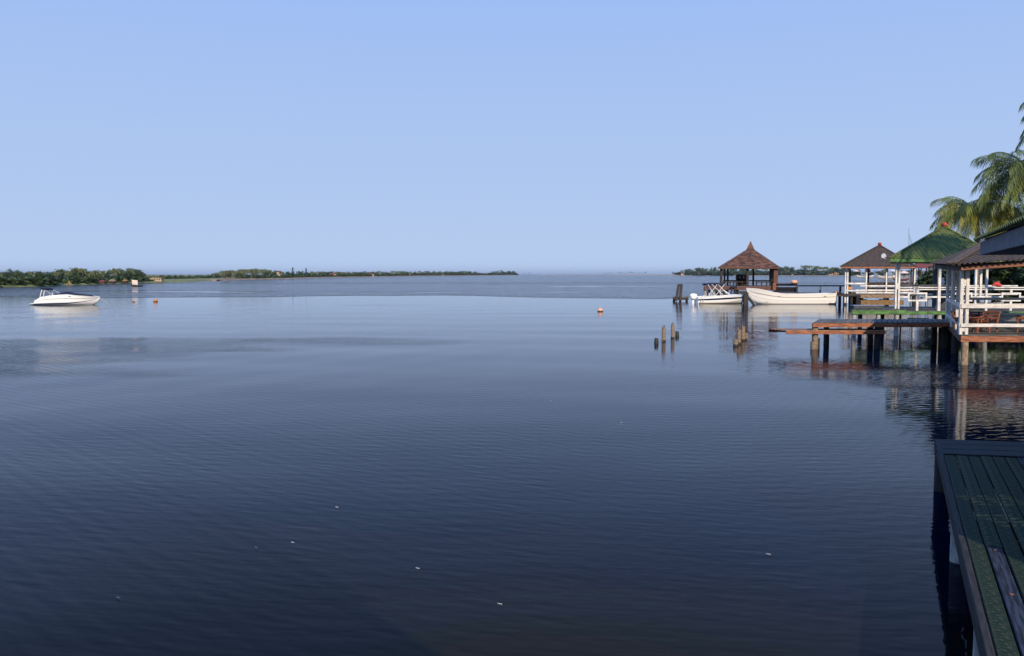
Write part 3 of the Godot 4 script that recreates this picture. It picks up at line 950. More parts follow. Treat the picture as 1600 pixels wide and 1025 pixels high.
func near_pavilion() -> void:
	var fl := Vector3(14.82, .96, -29.5)
	var fr := Vector3(21.8, .96, -29.1)
	var side := SKEW * 8.5
	var o := thing("near_pavilion", Vector3(18, 0, -33), "nearest over-water pavilion with white rails and a brown corrugated roof", "pavilion")
	var front := (fr - fl).normalized()
	planks(o, fl + Vector3(-.05, .04, .03), fr + Vector3(0, .04, .03), fl + side + Vector3(0, .04, 0), fr + side + Vector3(0, .04, 0), 36, .012, .035, [M.deck_grey0, M.floor_wood0, M.deck_grey1], "floor_plank")
	beam(o, "front_beam", fl + Vector3(-.04, -.10, .05), fr + Vector3(0, -.10, .05), .07, .19, M.orange_paint)
	beam(o, "side_beam", fl + Vector3(0, -.10, -.02), fl + side + Vector3(0, -.10, 0), .07, .19, M.brown_wood)
	beam(o, "back_beam", fl + side + Vector3(.06, -.10, 0), fr + side + Vector3(0, -.10, 0), .07, .19, M.brown_wood)
	for t in [.18, .36, .55, .74]:
		beam(o, "joist", fl + side * t + Vector3(.06, -.09, 0), fr + side * t + Vector3(0, -.09, 0), .07, .15, M.dark_wood)
	# paired posts with a slot between them
	var roof := func(p: Vector3) -> float: return 3.22 + (p.x - 14.8) * .065 + (-p.z - 29.5) * .012
	var feet := [fl + Vector3(.10, 0, -.08), fl + side * .5 + Vector3(.06, 0, 0), fl + side + Vector3(.06, 0, .08), fl + front * 3.9 + Vector3(0, 0, -.08), fl + front * 3.9 + side, fr + Vector3(-.1, 0, -.08), fr + side * .5 + Vector3(-.1, 0, 0), fr + side + Vector3(-.1, 0, .1)]
	for i in feet.size():
		var p: Vector3 = feet[i]
		var twin_post: MeshInstance3D
		for s in [-.095, .095]:
			twin_post = post(o, "post", p + Vector3(s, .04, 0), roof.call(p), .105, M.white_paint)
		for y in [.25, 1.75]:
			beam(twin_post, "spacer_block", p + Vector3(-.042, y, 0), p + Vector3(.042, y, 0), .08, .22, M.white_paint, .003)
	# rails in front of the posts
	var out_ := Vector3(0, 0, .005)
	for y in [[.99, .155], [.35, .115]]:
		beam(o, "front_rail", fl + Vector3(-.03, y[0], 0) + out_, fr + Vector3(0, y[0], 0) + out_, .035, y[1], M.white_paint)
		beam(o, "side_rail", fl + Vector3(-.05, y[0], -.02), fl + side + Vector3(-.05, y[0], 0), .035, y[1] * .95, M.white_paint)
		beam(o, "back_rail", fl + side + Vector3(.05, y[0], 0), fr + side + Vector3(0, y[0], 0), .035, y[1] * .7, M.white_paint)
	for t in [.25, .75]:
		var p: Vector3 = fl + side * t
		beam(o, "side_board", p + Vector3(-.01, .04, 0), p + Vector3(-.01, 1.05, 0), .10, .03, M.white_paint)
	# piles
	pile(o, fl.x + .09, 29.42, .77, .115, M.pile_tan)
	for p in [fl + side * .5 + Vector3(.1, 0, 0), fl + side * .98 + Vector3(.1, 0, 0), fl + side * .9 + Vector3(-.25, 0, 0), fl + front * 3.0 + side * .45, fl + front * 3.3 + side * .1, fl + front * 3.9 + side, fr, fr + side * .5, fr + side]:
		pile(o, p.x, -p.z, .78, .125, M.pile_black)  # black paints in the shade these piles stand in
	# roof
	var c1 := Vector3(14.07, 3.31, -28.8)
	var c0 := Vector3(17.9, 3.47, -38.4)
	var e := Vector3(22.9, 3.95, -27.7)
	var r1 := Vector3(17.6, 4.30, -32.8)
	var r2 := Vector3(21.4, 4.62, -32.2)
	var bk := Vector3(26.2, 3.85, -37.8)
	var main_sheet := roof_sheet(o, c1, e, r1, r2, .17, .028, M.roof_brown)
	roof_sheet(o, c0, c1, r1, r1, .17, .02, M.roof_brown)
	roof_sheet(o, bk, c0, r2, r1, .17, .028, M.roof_brown)
	roof_sheet(o, e, bk, r2, r2, .17, .028, M.roof_brown)
	beam(main_sheet, "hip_cap", c1 + Vector3(0, .035, 0), r1 + Vector3(0, .05, 0), .30, .035, M.roof_brown, .015)
	beam(main_sheet, "ridge_cap", r1 + Vector3(0, .05, 0), r2 + Vector3(0, .05, 0), .30, .035, M.roof_brown, .015)
	beam(o, "eave_beam", c1 + Vector3(.45, -.13, -.25), e + Vector3(-.2, -.17, -.25), .06, .14, M.red_paint)
	beam(o, "eave_beam", c1 + Vector3(.45, -.13, -.25), c0 + Vector3(.1, -.13, .2), .06, .13, M.dark_wood)
	beam(o, "eave_beam", c0 + Vector3(.1, -.13, .2), bk + Vector3(-.3, -.2, .2), .06, .13, M.dark_wood)
	for t in [.2, .4, .6, .8]:
		var q := c1.lerp(e, t) + Vector3(0, -.05, -.3)
		beam(o, "rafter", q, r1.lerp(r2, t) + Vector3(0, -.07, 0), .05, .09, M.dark_wood)
	lounge_chair(Vector3(15.55, 1.0, -30.55), 1.15, "low red-brown wooden armchair just right of the near pavilion's corner post")
	lounge_chair(Vector3(16.35, 1.0, -30.9), -.9, "low red-brown wooden armchair behind the lower rail, second from the corner post")
	lounge_chair(Vector3(17.75, 1.0, -30.6), -1.2, "red-brown wooden armchair cut off by the right picture edge")
	lounge_chair(Vector3(17.1, 1.0, -33.2), .3, "dark wooden armchair deeper under the near pavilion's roof")
	var t := thing("low_table", Vector3(16.6, 1.0, -32.4), "dark square wooden table among the low armchairs", "table")
	for i in 6: beam(t, "top_slat", Vector3(16.1, 1.62, -32.05 - i * .13), Vector3(17.1, 1.62, -32.05 - i * .13), .12, .03, M.brown_wood)
	for c in [[16.15, -32.1], [17.05, -32.1], [16.15, -32.68], [17.05, -32.68]]: post(t, "leg", Vector3(c[0], 1.0, c[1]), 1.605, .06, M.brown_wood)

func rail_bay(o: Node3D, a: Vector3, b: Vector3, y0: float, motif: float) -> void:
	# two thin top rails, a middle rail broken by a rectangle on short stubs
	for y in [1.18, 1.08]: beam(o, "top_rail", a + Vector3(0, y, 0), b + Vector3(0, y, 0), .05, .055, M.white_plain)
	var w := .98 / 2
	var u := (b - a).normalized()
	var m := a.lerp(b, motif)
	var mid := y0 + .705
	beam(o, "middle_rail", a + Vector3(0, .705, 0), m - u * w + Vector3(0, .705, 0), .04, .085, M.white_plain)
	beam(o, "middle_rail", m + u * w + Vector3(0, .705, 0), b + Vector3(0, .705, 0), .04, .085, M.white_plain)
	for y in [.525, .885]: beam(o, "rectangle_rail", m - u * w + Vector3(0, y, .004), m + u * w + Vector3(0, y, .004), .045, .085, M.white_plain)
	for s in [-1.0, 1.0]: beam(o, "rectangle_side", m + u * (w - .045) * s + Vector3(0, .48, .002), m + u * (w - .045) * s + Vector3(0, .93, .002), .09, .042, M.white_plain)
	beam(o, "stub", m + Vector3(0, .93, 0), m + Vector3(0, 1.05, 0), .12, .04, M.white_plain)
	beam(o, "stub", m + Vector3(0, .02, 0), m + Vector3(0, .48, 0), .12, .04, M.white_plain)

func finial(o: Node3D, tip: Vector3, r: float) -> void:
	part(o, "ball_finial", ball_mesh(r, .85), M.red_ball, Transform3D(Basis(), tip + Vector3(0, r * .65, 0)))

func green_pavilion() -> void:
	var d := 45.0
	var o := thing("green_pavilion", Vector3(22, 0, -47), "over-water pavilion with a green corrugated hip roof topped by a red ball", "pavilion")
	var y0 := at(1400, 486, d).y
	var a := Vector3(at(1397, 486, d).x, y0, -d)
	var b := Vector3(at(1625, 486, d).x, y0, -d)
	var side := SKEW * 6.2
	planks(o, a, b, a + side, b + side, 30, .012, .035, [M.deck_grey0, M.deck_grey2, M.floor_wood2], "floor_plank")
	beam(o, "green_fascia", a + Vector3(-.03, -.10, .03), b + Vector3(0, -.10, .03), .05, .17, M.fascia_green)
	beam(o, "side_fascia", a + Vector3(-.03, -.10, 0), a + side + Vector3(-.03, -.10, 0), .05, .17, M.fascia_green)
	for t in [.25, .5, .75]: beam(o, "joist", a + side * t + Vector3(.05, -.11, 0), b + side * t + Vector3(0, -.11, 0), .07, .14, M.dark_wood)
	# posts: slotted pair at the corner, single ones after it
	var top := 3.62
	var px := [1402.0, 1467.0, 1541.0, 1616.0]
	var feet: Array = []
	for x in px: feet.append(Vector3(at(x, 486, d).x, y0, -d - .06))
	for s in [-.075, .075]: post(o, "post", feet[0] + Vector3(s, 0, 0), top, .085, M.white_plain)
	beam(o, "spacer_block", feet[0] + Vector3(-.033, 1.25, 0), feet[0] + Vector3(.033, 1.25, 0), .06, .3, M.white_plain, .003)
	post(o, "post", feet[1], top, .14, M.white_plain)
	post(o, "post", feet[2], top, .11, M.white_plain)
	post(o, "post", feet[3], 2.6, .11, M.white_plain)
	for t in [.52, 1.0]:
		for k in 3: post(o, "post", (feet[k] as Vector3) + side * t, top, .12, M.white_plain if k != 1 else M.slate)
	rail_bay(o, feet[0] + Vector3(.12, 0, 0), feet[1] + Vector3(-.07, 0, 0), y0, .47)
	rail_bay(o, feet[1] + Vector3(.07, 0, 0), feet[2] + Vector3(-.055, 0, 0), y0, .5)
	rail_bay(o, feet[2] + Vector3(.055, 0, 0), feet[3] + Vector3(-.055, 0, 0), y0, .52)
	beam(o, "rail_cap", feet[0] + Vector3(.12, 1.29, -.03), feet[1] + Vector3(1.2, 1.29, -.03), .16, .09, M.slate)
	for y in [1.18, .705]:
		beam(o, "back_rail", feet[0] + side + Vector3(0, y, 0), feet[3] + side + Vector3(0, y, 0), .05, .08, M.white_plain)
		beam(o, "side_rail", feet[0] + Vector3(0, y, -.1), feet[0] + side + Vector3(0, y, 0), .05, .06, M.white_plain)
	# piles
	for x in [1403.0, 1469.0, 1541.0, 1616.0]:
		var q := at(x, 486, d)
		pile(o, q.x, d + .1, y0 - .18, .125, M.pile_white)
		pile(o, q.x + side.x, d + 6.0, y0 - .18, .125, M.pile_black)
	beam(o, "cross_tie", Vector3(at(1418, 486, d + 3).x, .62, -d - 3), Vector3(at(1452, 486, d + 3).x, .60, -d - 3), .05, .06, M.white_plain)
	# roof
	var e0 := at(1390, 403.5, 44.3)
	var e1 := Vector3(at(1567, 403.5, 44.3).x, e0.y, -44.3)
	var back := SKEW * 5.6
	var tip := (e0 + e1) * .5 + back * .5
	tip.y = at(1467, 354, -tip.z).y
	var main_sheet := roof_sheet(o, e0, e1, tip, tip, .21, .034, M.roof_green)
	roof_sheet(o, e0 + back, e0, tip, tip, .21, .034, M.roof_green)
	roof_sheet(o, e1, e1 + back, tip, tip, .21, .034, M.roof_green)
	roof_sheet(o, e1 + back, e0 + back, tip, tip, .21, .034, M.roof_green)
	for c in [e0, e1, e0 + back, e1 + back]: beam(main_sheet, "hip_cap", c + Vector3(0, .03, 0), tip + Vector3(0, .03, 0), .16, .03, M.roof_green, .012)
	for p in [[e0, e1], [e1, e1 + back], [e1 + back, e0 + back], [e0 + back, e0]]:
		beam(o, "eave_board", p[0].lerp(tip, .012) + Vector3(0, -.13, 0), p[1].lerp(tip, .012) + Vector3(0, -.13, 0), .03, .17, M.fascia_green)
	finial(o, tip, .155)
	# low step deck on its left
	var s := thing("step_deck", Vector3(17.5, 0, -45.5), "low deck with a bright green edge in front of the green-roofed pavilion", "deck")
	var p0 := Vector3(at(1332, 484, 43.5).x, at(1332, 484, 43.5).y, -43.5)
	var p1 := Vector3(at(1415, 484, 43.5).x, p0.y, -43.5)
	var run := SKEW * 4.6
	planks(s, p0, p0 + run, p1 + Vector3(-.3, 0, 0), p1 + run + Vector3(-.3, 0, 0), 13, .02, .04, [M.deck_grey0, M.deck_grey1, M.slate])
	beam(s, "green_edge", p0 + Vector3(-.03, -.12, .03), p1 + Vector3(0, -.12, .03), .05, .21, M.fascia_green)
	beam(s, "green_side", p0 + Vector3(-.03, -.12, 0), p0 + run + Vector3(-.03, -.12, 0), .05, .21, M.fascia_green)
	beam(s, "green_side", p1 + Vector3(0, -.12, 0), p1 + run * .35 + Vector3(0, -.12, 0), .05, .21, M.fascia_green)
	for x in [.12, 1.3, 2.2]:
		pile(s, p0.x + x, 43.6, p0.y - .2, .11, M.pile_white)
		pile(s, p0.x + x + run.x, 47.9, p0.y - .2, .11, M.pile_black)
	var bx := thing("slate_chest", Vector3(17.3, p0.y, -44.6), "flat slate-grey chest lying on the green-edged step deck", "chest")
	beam(bx, "body", Vector3(16.85, p0.y + .09, -44.4), Vector3(18.35, p0.y + .09, -44.4), .5, .16, M.slate, .02)
	beam(bx, "lid", Vector3(16.83, p0.y + .185, -44.4), Vector3(18.37, p0.y + .185, -44.4), .53, .03, M.blue_box, .01)
	# floodlight on the corner of the roof
	var f := at(1383, 401.5, 44.0)
	var fl := thing("floodlight", f, "small white floodlight sticking out from the left corner of the green roof", "floodlight")
	beam(fl, "bracket", f + Vector3(.22, -.02, -.1), f + Vector3(0.0, 0, 0), .03, .03, M.dark_wood)
	pole(fl, "lamp_housing", f + Vector3(.03, .02, -.02), f + Vector3(-.12, .06, .10), .05, .12, M.white_plain, 12)
	beam(fl, "visor", f + Vector3(-.02, -.10, .02), f + Vector3(-.16, -.06, .08), .16, .02, M.white_plain)
	# mast behind the roof
	var m0 := at(1424, 440, 58)
	var mast := thing("antenna_mast", Vector3(m0.x, .5, -58), "thin pale antenna mast rising behind the green roof's left slope", "mast")
	pole(mast, "pole", Vector3(m0.x, -.5, -58), at(1420, 357, 58), .035, .015, M.steel, 6)
	pole(mast, "stay", Vector3(m0.x + .1, 4.5, -58), at(1421, 368, 58), .012, .012, M.steel, 5)
	# urn, cloth and box
	var uq := at(1473, 442, 52)
	single("white_urn", lathe_mesh([Vector2(0, 0), Vector2(.13, 0), Vector2(.14, .05), Vector2(.06, .10), Vector2(.12, .2), Vector2(.13, .26), Vector2(.06, .34), Vector2(.05, .38), Vector2(.09, .44), Vector2(.07, .5), Vector2(0, .53)], 14), M.white_plain, Transform3D(Basis().scaled(Vector3(.9, .9, .9)), uq + Vector3(0, -.16, 0)), "small white turned urn standing right of the middle post, before dark shrubs", "urn")
	var pl := at(1473, 442, 52)
	single("urn_pedestal", box_mesh(.3, 2.2, .3, .01), M.slate, Transform3D(Basis(), Vector3(pl.x, pl.y - .16 - 1.1, -52)), "dark square pedestal under the white urn", "pedestal")
	var cq := at(1559, 441.5, d)
	var rows: Array = []
	for i in 9:
		var t := i / 8.0
		var ring: Array = []
		var rad := .11 * sin(PI * clampf(t * .9 + .08, 0, 1)) + .01
		for k in 11:
			var an := TAU * k / 10
			ring.append(Vector3(lerpf(-.24, .26, t), rad * sin(an) + .05 * sin(t * 5.0) + t * .06, rad * 1.1 * cos(an)))
		rows.append(ring)
	single("red_cloth", loft(rows), M.red_cloth, Transform3D(Basis(), Vector3(cq.x, y0 + 1.29, -d - .06)), "rolled red cloth lying on the white rail below the near pavilion's eave", "cloth")
	var bq := at(1537, 466, 47)
	var bb := thing("blue_cooler", bq, "pale blue cooler box standing behind the white rail left of the grey post", "cooler box")
	beam(bb, "body", bq + Vector3(-.3, -.08, 0), bq + Vector3(.3, -.08, 0), .4, .32, M.blue_box, .03)
	beam(bb, "lid", bq + Vector3(-.32, .11, 0), bq + Vector3(.32, .11, 0), .43, .05, M.white_plain, .015)
	beam(bb, "stand", bq + Vector3(0, -.25, 0), Vector3(bq.x, y0 + .02, bq.z), .3, .3, M.dark_wood)

func jetty() -> void:
	var o := thing("brown_jetty", Vector3(15, 0, -37), "plank jetty with a red-brown edge board in front of the green step deck", "jetty")
	var y := at(1272, 505, 35.6).y + .035
	var a := Vector3(at(1271, 505, 35.6).x, y, -35.6)
	var b := Vector3(at(1484, 505, 35.6).x, y, -35.6)
	var run := SKEW * 2.7
	planks(o, a, a + run, b, b + run, 26, .022, .035, [M.deck_grey0, M.deck_grey1, M.deck_grey2])
	beam(o, "edge_board", a + Vector3(-.03, -.115, .02), b + Vector3(0, -.115, .02), .05, .155, M.orange_paint)
	beam(o, "end_board", a + Vector3(-.03, -.115, 0), a + run + Vector3(-.03, -.115, 0), .05, .155, M.brown_wood)
	beam(o, "back_board", a + run + Vector3(0, -.115, 0), b + run + Vector3(0, -.115, 0), .05, .155, M.brown_wood)
	beam(o, "joist", a + run * .5 + Vector3(0, -.115, 0), b + run * .5 + Vector3(0, -.115, 0), .07, .14, M.dark_wood)
	# lower landing that reaches further left
	var ly := .765
	var l0 := Vector3(10.9, ly, -35.55)
	var l1 := Vector3(10.55, ly, -36.75)
	var l2 := Vector3(14.85, ly, -35.55)
	var l3 := Vector3(14.85, ly, -36.75)
	beam(o, "landing_edge", l0 + Vector3(0, -.085, 0), l2 + Vector3(0, -.085, 0), .05, .14, M.orange_paint)
	for i in 5:
		var t := (i + .5) / 5.0
		beam(o, "landing_plank", l0.lerp(l1, t) + Vector3(0, -.02, 0), l2.lerp(l3, t) + Vector3(0, -.02, 0), .225, .035, [M.tan_wood, M.orange_paint, M.ochre_wood][i % 3])
	beam(o, "landing_edge", l1 + Vector3(0, -.09, -.02), l3 + Vector3(0, -.09, -.02), .05, .12, M.brown_wood)
	for p in [[12.12, 35.75, .96, M.weathered_post], [12.02, 35.62, .30, M.weathered_post], [12.5, 36.9, .96, M.pile_black], [12.28, 36.0, .42, M.pile_black], [14.62, 35.78, .96, M.pile_black], [15.2, 37.9, .96, M.pile_black], [17.35, 35.9, .96, M.pile_black], [17.9, 37.9, .96, M.pile_black], [13.4, 38.1, .96, M.pile_black]]:
		pile(o, p[0], p[1], p[2], .12, p[3])

func old_posts() -> void:
	# [x, top y, half width, waterline y] as surveyed
	var rows := [
		[1025.5, 528, .09, 537, "wet_post", "short dark wooden stump, leftmost of the left group of four"],
		[1037, 511, .088, 534, "weathered_post", "tall broken-topped post, second from the left in the left group"],
		[1051, 507, .088, 529, "weathered_post", "tallest split-topped post, third from the left in the left group"],
		[1058, 517.5, .09, 526, "wet_post", "short dark square stump tucked behind the tallest post of the left group"],
		[1149.5, 530, .10, 541, "weathered_post", "short pale stump at the front of the right group of posts"],
		[1154.5, 514, .09, 537.5, "weathered_post", "tall pale post standing behind the front stump of the right group"],
		[1161, 509.5, .095, 532.5, "weathered_post", "tallest pale post with a dark pin in the right group"],
		[1166, 520, .075, 531.5, "weathered_post", "short post at the right end of the right group"]]
	for i in rows.size():
		var r: Array = rows[i]
		var d: float = LENS * EYE / (r[3] - 428.2)
		var f := at(r[0], r[3], d)
		f.y = 0
		var top: float = at(r[0], r[1], d).y
		var o := thing("mooring_stump", f, r[5], "wooden post")
		var path: Array = [Vector3(0, -.9, 0), Vector3(0, top * .1, 0), Vector3(.006, top * .4, 0), Vector3(-.004, top * .62, .0), Vector3(.004, top * .82, 0), Vector3(0, top * .97, 0)]
		part(o, "shaft", tube_mesh(path, [r[2] * 1.05, r[2] * 1.03, r[2] * .98, r[2] * 1.0, r[2] * .93, r[2] * .88], 9, .10, 50 + i), M[r[4]], Transform3D(Basis(), f))
		pole(o, "wet_foot", f + Vector3(0, -.3, 0), f + Vector3(0, .07, 0), r[2] * 1.09, r[2] * 1.07, M.wet_post, 9, .03)
		if r[1] < 515:
			beam(o, "splinter", f + Vector3(-.03, top * .93, .01), f + Vector3(-.035, top + .07, .0), .05, .06, M.weathered_post)
			beam(o, "iron_pin", f + Vector3(.02, top * .93, 0), f + Vector3(.015, top + .12 * (.6 + .1 * (i % 3)), 0), .03, .03, M.pile_black)

func brown_pavilion() -> void:
	var d := 87.0
	var o := thing("brown_pavilion", Vector3(35, 0, -90), "farther pavilion with a dark brown hip roof, orange eave and red ball", "pavilion")
	var y0 := at(1320, 459, d).y
	var a := Vector3(at(1319, 459, d).x, y0, -d)
	var b := Vector3(at(1432, 459, d).x, y0, -d)
	var side := SKEW * 6.6
	planks(o, a, b, a + side, b + side, 24, .015, .05, [M.floor_wood0, M.floor_wood2], "floor_plank")
	beam(o, "floor_beam", a + Vector3(-.6, -.15, .04), b + Vector3(0, -.15, .04), .08, .2, M.dark_wood)
	beam(o, "floor_beam", a + Vector3(-.05, -.15, 0), a + side + Vector3(-.05, -.15, 0), .08, .2, M.dark_wood)
	var e0 := at(1313, 416.5, 86.3)
	var e1 := at(1432, 416.5, 86.3)
	var back := SKEW * 7.4
	var tip := (e0 + e1) * .5 + back * .5
	tip.y = at(1373, 383, -tip.z).y
	for q in [[e0, e1], [e0 + back, e0], [e1, e1 + back], [e1 + back, e0 + back]]:
		var sheet := roof_sheet(o, q[0], q[1], tip, tip, .24, .022, M.roof_dark)
		beam(sheet, "eave_board", q[0].lerp(tip, .01) + Vector3(0, -.11, 0), q[1].lerp(tip, .01) + Vector3(0, -.11, 0), .04, .15, M.orange_paint)
	for c in [e0, e1, e0 + back, e1 + back]: beam(o, "hip_cap", c + Vector3(0, .03, 0), tip + Vector3(0, .03, 0), .2, .04, M.roof_dark, .012)
	finial(o, tip, .19)
	var top := e0.y - .05
	var xs := [1322.5, 1353.5, 1385.0, 1429.0]
	var f: Array = []
	for x in xs: f.append(Vector3(at(x, 459, d).x, y0, -d - .1))
	for k in 4:
		if k == 0:
			for s in [-.09, .12]: post(o, "post", f[0] + Vector3(s, -.9, 0), top, .12, M.white_plain)
		else: post(o, "post", f[k], top, .13, M.white_plain)
		post(o, "post", f[k] + side, top, .13, M.dark_wood)
	for s in [.3, .62]: post(o, "post", f[0] + side * s, top, .12, M.white_plain)
	beam(o, "top_rail", f[0] + Vector3(-.1, at(0, 443, d).y - y0, .08), f[1] + Vector3(0, at(0, 443, d).y - y0, .08), .05, .16, M.white_plain)
	beam(o, "bottom_rail", f[0] + Vector3(-.1, .30, .08), f[1] + Vector3(0, .30, .08), .05, .14, M.white_plain)
	for y in [446.7, 453.5, 457.5]:
		beam(o, "front_rail", f[1] + Vector3(-1.0 if y > 450 else -.6, at(0, y, d).y - y0, .09), f[3] + Vector3(0, at(0, y, d).y - y0, .09), .05, .13, M.white_plain)
	beam(o, "side_rail", f[0] + Vector3(0, .9, 0), f[0] + side + Vector3(0, .9, 0), .05, .12, M.white_plain)
	beam(o, "back_rail", f[0] + side + Vector3(0, .9, 0), f[3] + side + Vector3(0, .9, 0), .05, .12, M.dark_wood)
	beam(o, "seat_back", f[1] + Vector3(.15, .95, -.25), f[3] + Vector3(-.1, .95, -.25), .06, .32, M.dark_wood)
	for k in 2: beam(o, "inner_board", f[1] + Vector3(.2, .28 + .24 * k, -.4), f[3] + Vector3(-.2, .28 + .24 * k, -.4), .04, .2, M.tan_wood)
	for x in [1321.0, 1327.0, 1331.5, 1336.0, 1341.0, 1384.0, 1429.0]:
		var q := at(x, 459, d)
		pile(o, q.x, d + (2.5 if x in [1327.0, 1336.0] else .2), y0 - .1, .15, M.pile_black)
		pile(o, q.x + side.x, d + 6.3, y0 - .1, .15, M.pile_black)
	# timber float moored under the rail
	var t := thing("timber_float", Vector3(36, 0, -85), "moored float of long pinkish and ochre timbers under the brown-roofed pavilion", "float")
	var l := at(1344, 463, 84.5)
	var r := at(1412, 463, 84.5)
	for k in 3:
		beam(t, "upper_timber", Vector3(l.x, l.y, l.z - .32 * k), Vector3(r.x, r.y, r.z - .32 * k), .3, .32, M.tan_wood, .02)
		beam(t, "lower_timber", Vector3(l.x + .05, .30, l.z - .32 * k - .05), Vector3(r.x, .30, r.z - .32 * k - .05), .3, .46, M.ochre_wood, .02)
	for x in [.6, 2.2, 3.6]: beam(t, "cross_block", Vector3(l.x + x, .55, l.z - .1), Vector3(l.x + x, .55, l.z - .8), .2, .12, M.dark_wood)
	var ob := at(1327.5, 449.5, 87.6)
	var bx := thing("orange_crate", ob, "small orange crate behind the left rail of the brown-roofed pavilion", "crate")
	beam(bx, "body", ob + Vector3(-.19, 0, 0), ob + Vector3(.19, 0, 0), .3, .36, M.buoy_orange, .02)
	beam(bx, "stand", ob + Vector3(0, -.18, 0), Vector3(ob.x, y0, ob.z), .2, .2, M.dark_wood)
	var lb := at(1357, 423, 87.2)
	var st := new_st(false)
	for i in 18:
		for k in 8:
			var p: Array[Vector3] = []
			for q in [[i, k], [i + 1, k], [i + 1, k + 1], [i, k + 1]]:
				var an: float = TAU * q[0] / 18.0
				var bn: float = TAU * q[1] / 8.0
				p.append(Vector3(cos(an) * (.15 + .055 * cos(bn)), sin(an) * (.15 + .055 * cos(bn)), .055 * sin(bn)))
			var am := TAU * (i + .5) / 18.0
			quad(st, p[0], p[1], p[2], p[3], Vector3(cos(am), sin(am), 0) * .15)
	var ring := thing("life_ring", lb, "red life ring hanging from the brown-roofed pavilion's second post", "life ring")
	part(ring, "float_ring", done(st), M.red_cloth, Transform3D(Basis(), lb))
	pole(ring, "hanging_rope", lb + Vector3(0, .14, 0), Vector3(lb.x, top, lb.z), .012, .012, M.rope, 5)

func walkway() -> void:
	var o := thing("dark_walkway", Vector3(32, 0, -98), "low dark timber walkway joining the gazebo to the brown-roofed pavilion", "walkway")
	var a := at(1210, 457, 102)
	var b := at(1322, 458.5, 89.5)
	var run := Vector3(.2, 0, -1.5)
	planks(o, a, a + run, b, b + run, 60, .015, .05, [M.floor_wood2, M.dark_wood])
	beam(o, "side_beam", a + Vector3(0, -.15, .05), b + Vector3(0, -.15, .05), .08, .2, M.dark_wood)
	var ra := at(1247, 446.5, 99)
	var rb := at(1321, 446.5, 89.8)
	beam(o, "handrail", ra, rb, .1, .14, M.dark_wood)
	for x in [[1245, 99.2], [1281.5, 94.5], [1313, 90.6]]:
		var p := at(x[0], 446.5, x[1])
		post(o, "rail_post", Vector3(p.x, at(x[0], 458, x[1]).y, p.z), p.y - .07, .17, M.pile_white if x[0] == 1281.5 else M.dark_wood)
	for t in [.05, .25, .45, .65, .85]:
		var p := a.lerp(b, t)
		pile(o, p.x, -p.z + .3, p.y - .1, .15, M.pile_black)
		pile(o, p.x, -p.z + 1.2, p.y - .1, .15, M.pile_black)
	# solid parapet beside the gazebo
	var ga := at(1213, 444.8, 102.0)
	var gb := at(1246, 444.8, 99.3)
	beam(o, "parapet_rail", ga, gb, .1, .26, M.dark_wood)
	beam(o, "parapet_board", ga + Vector3(0, -.55, 0), gb + Vector3(0, -.55, 0), .08, .55, M.dark_wood)
	var bq := at(1241, 440.5, 99.6)
	single("orange_buoy", ball_mesh(.3, .75), M.buoy_pink, Transform3D(Basis().scaled(Vector3(1.25, 1, 1)), bq), "salmon orange float resting on the dark rail right of the gazebo", "buoy")

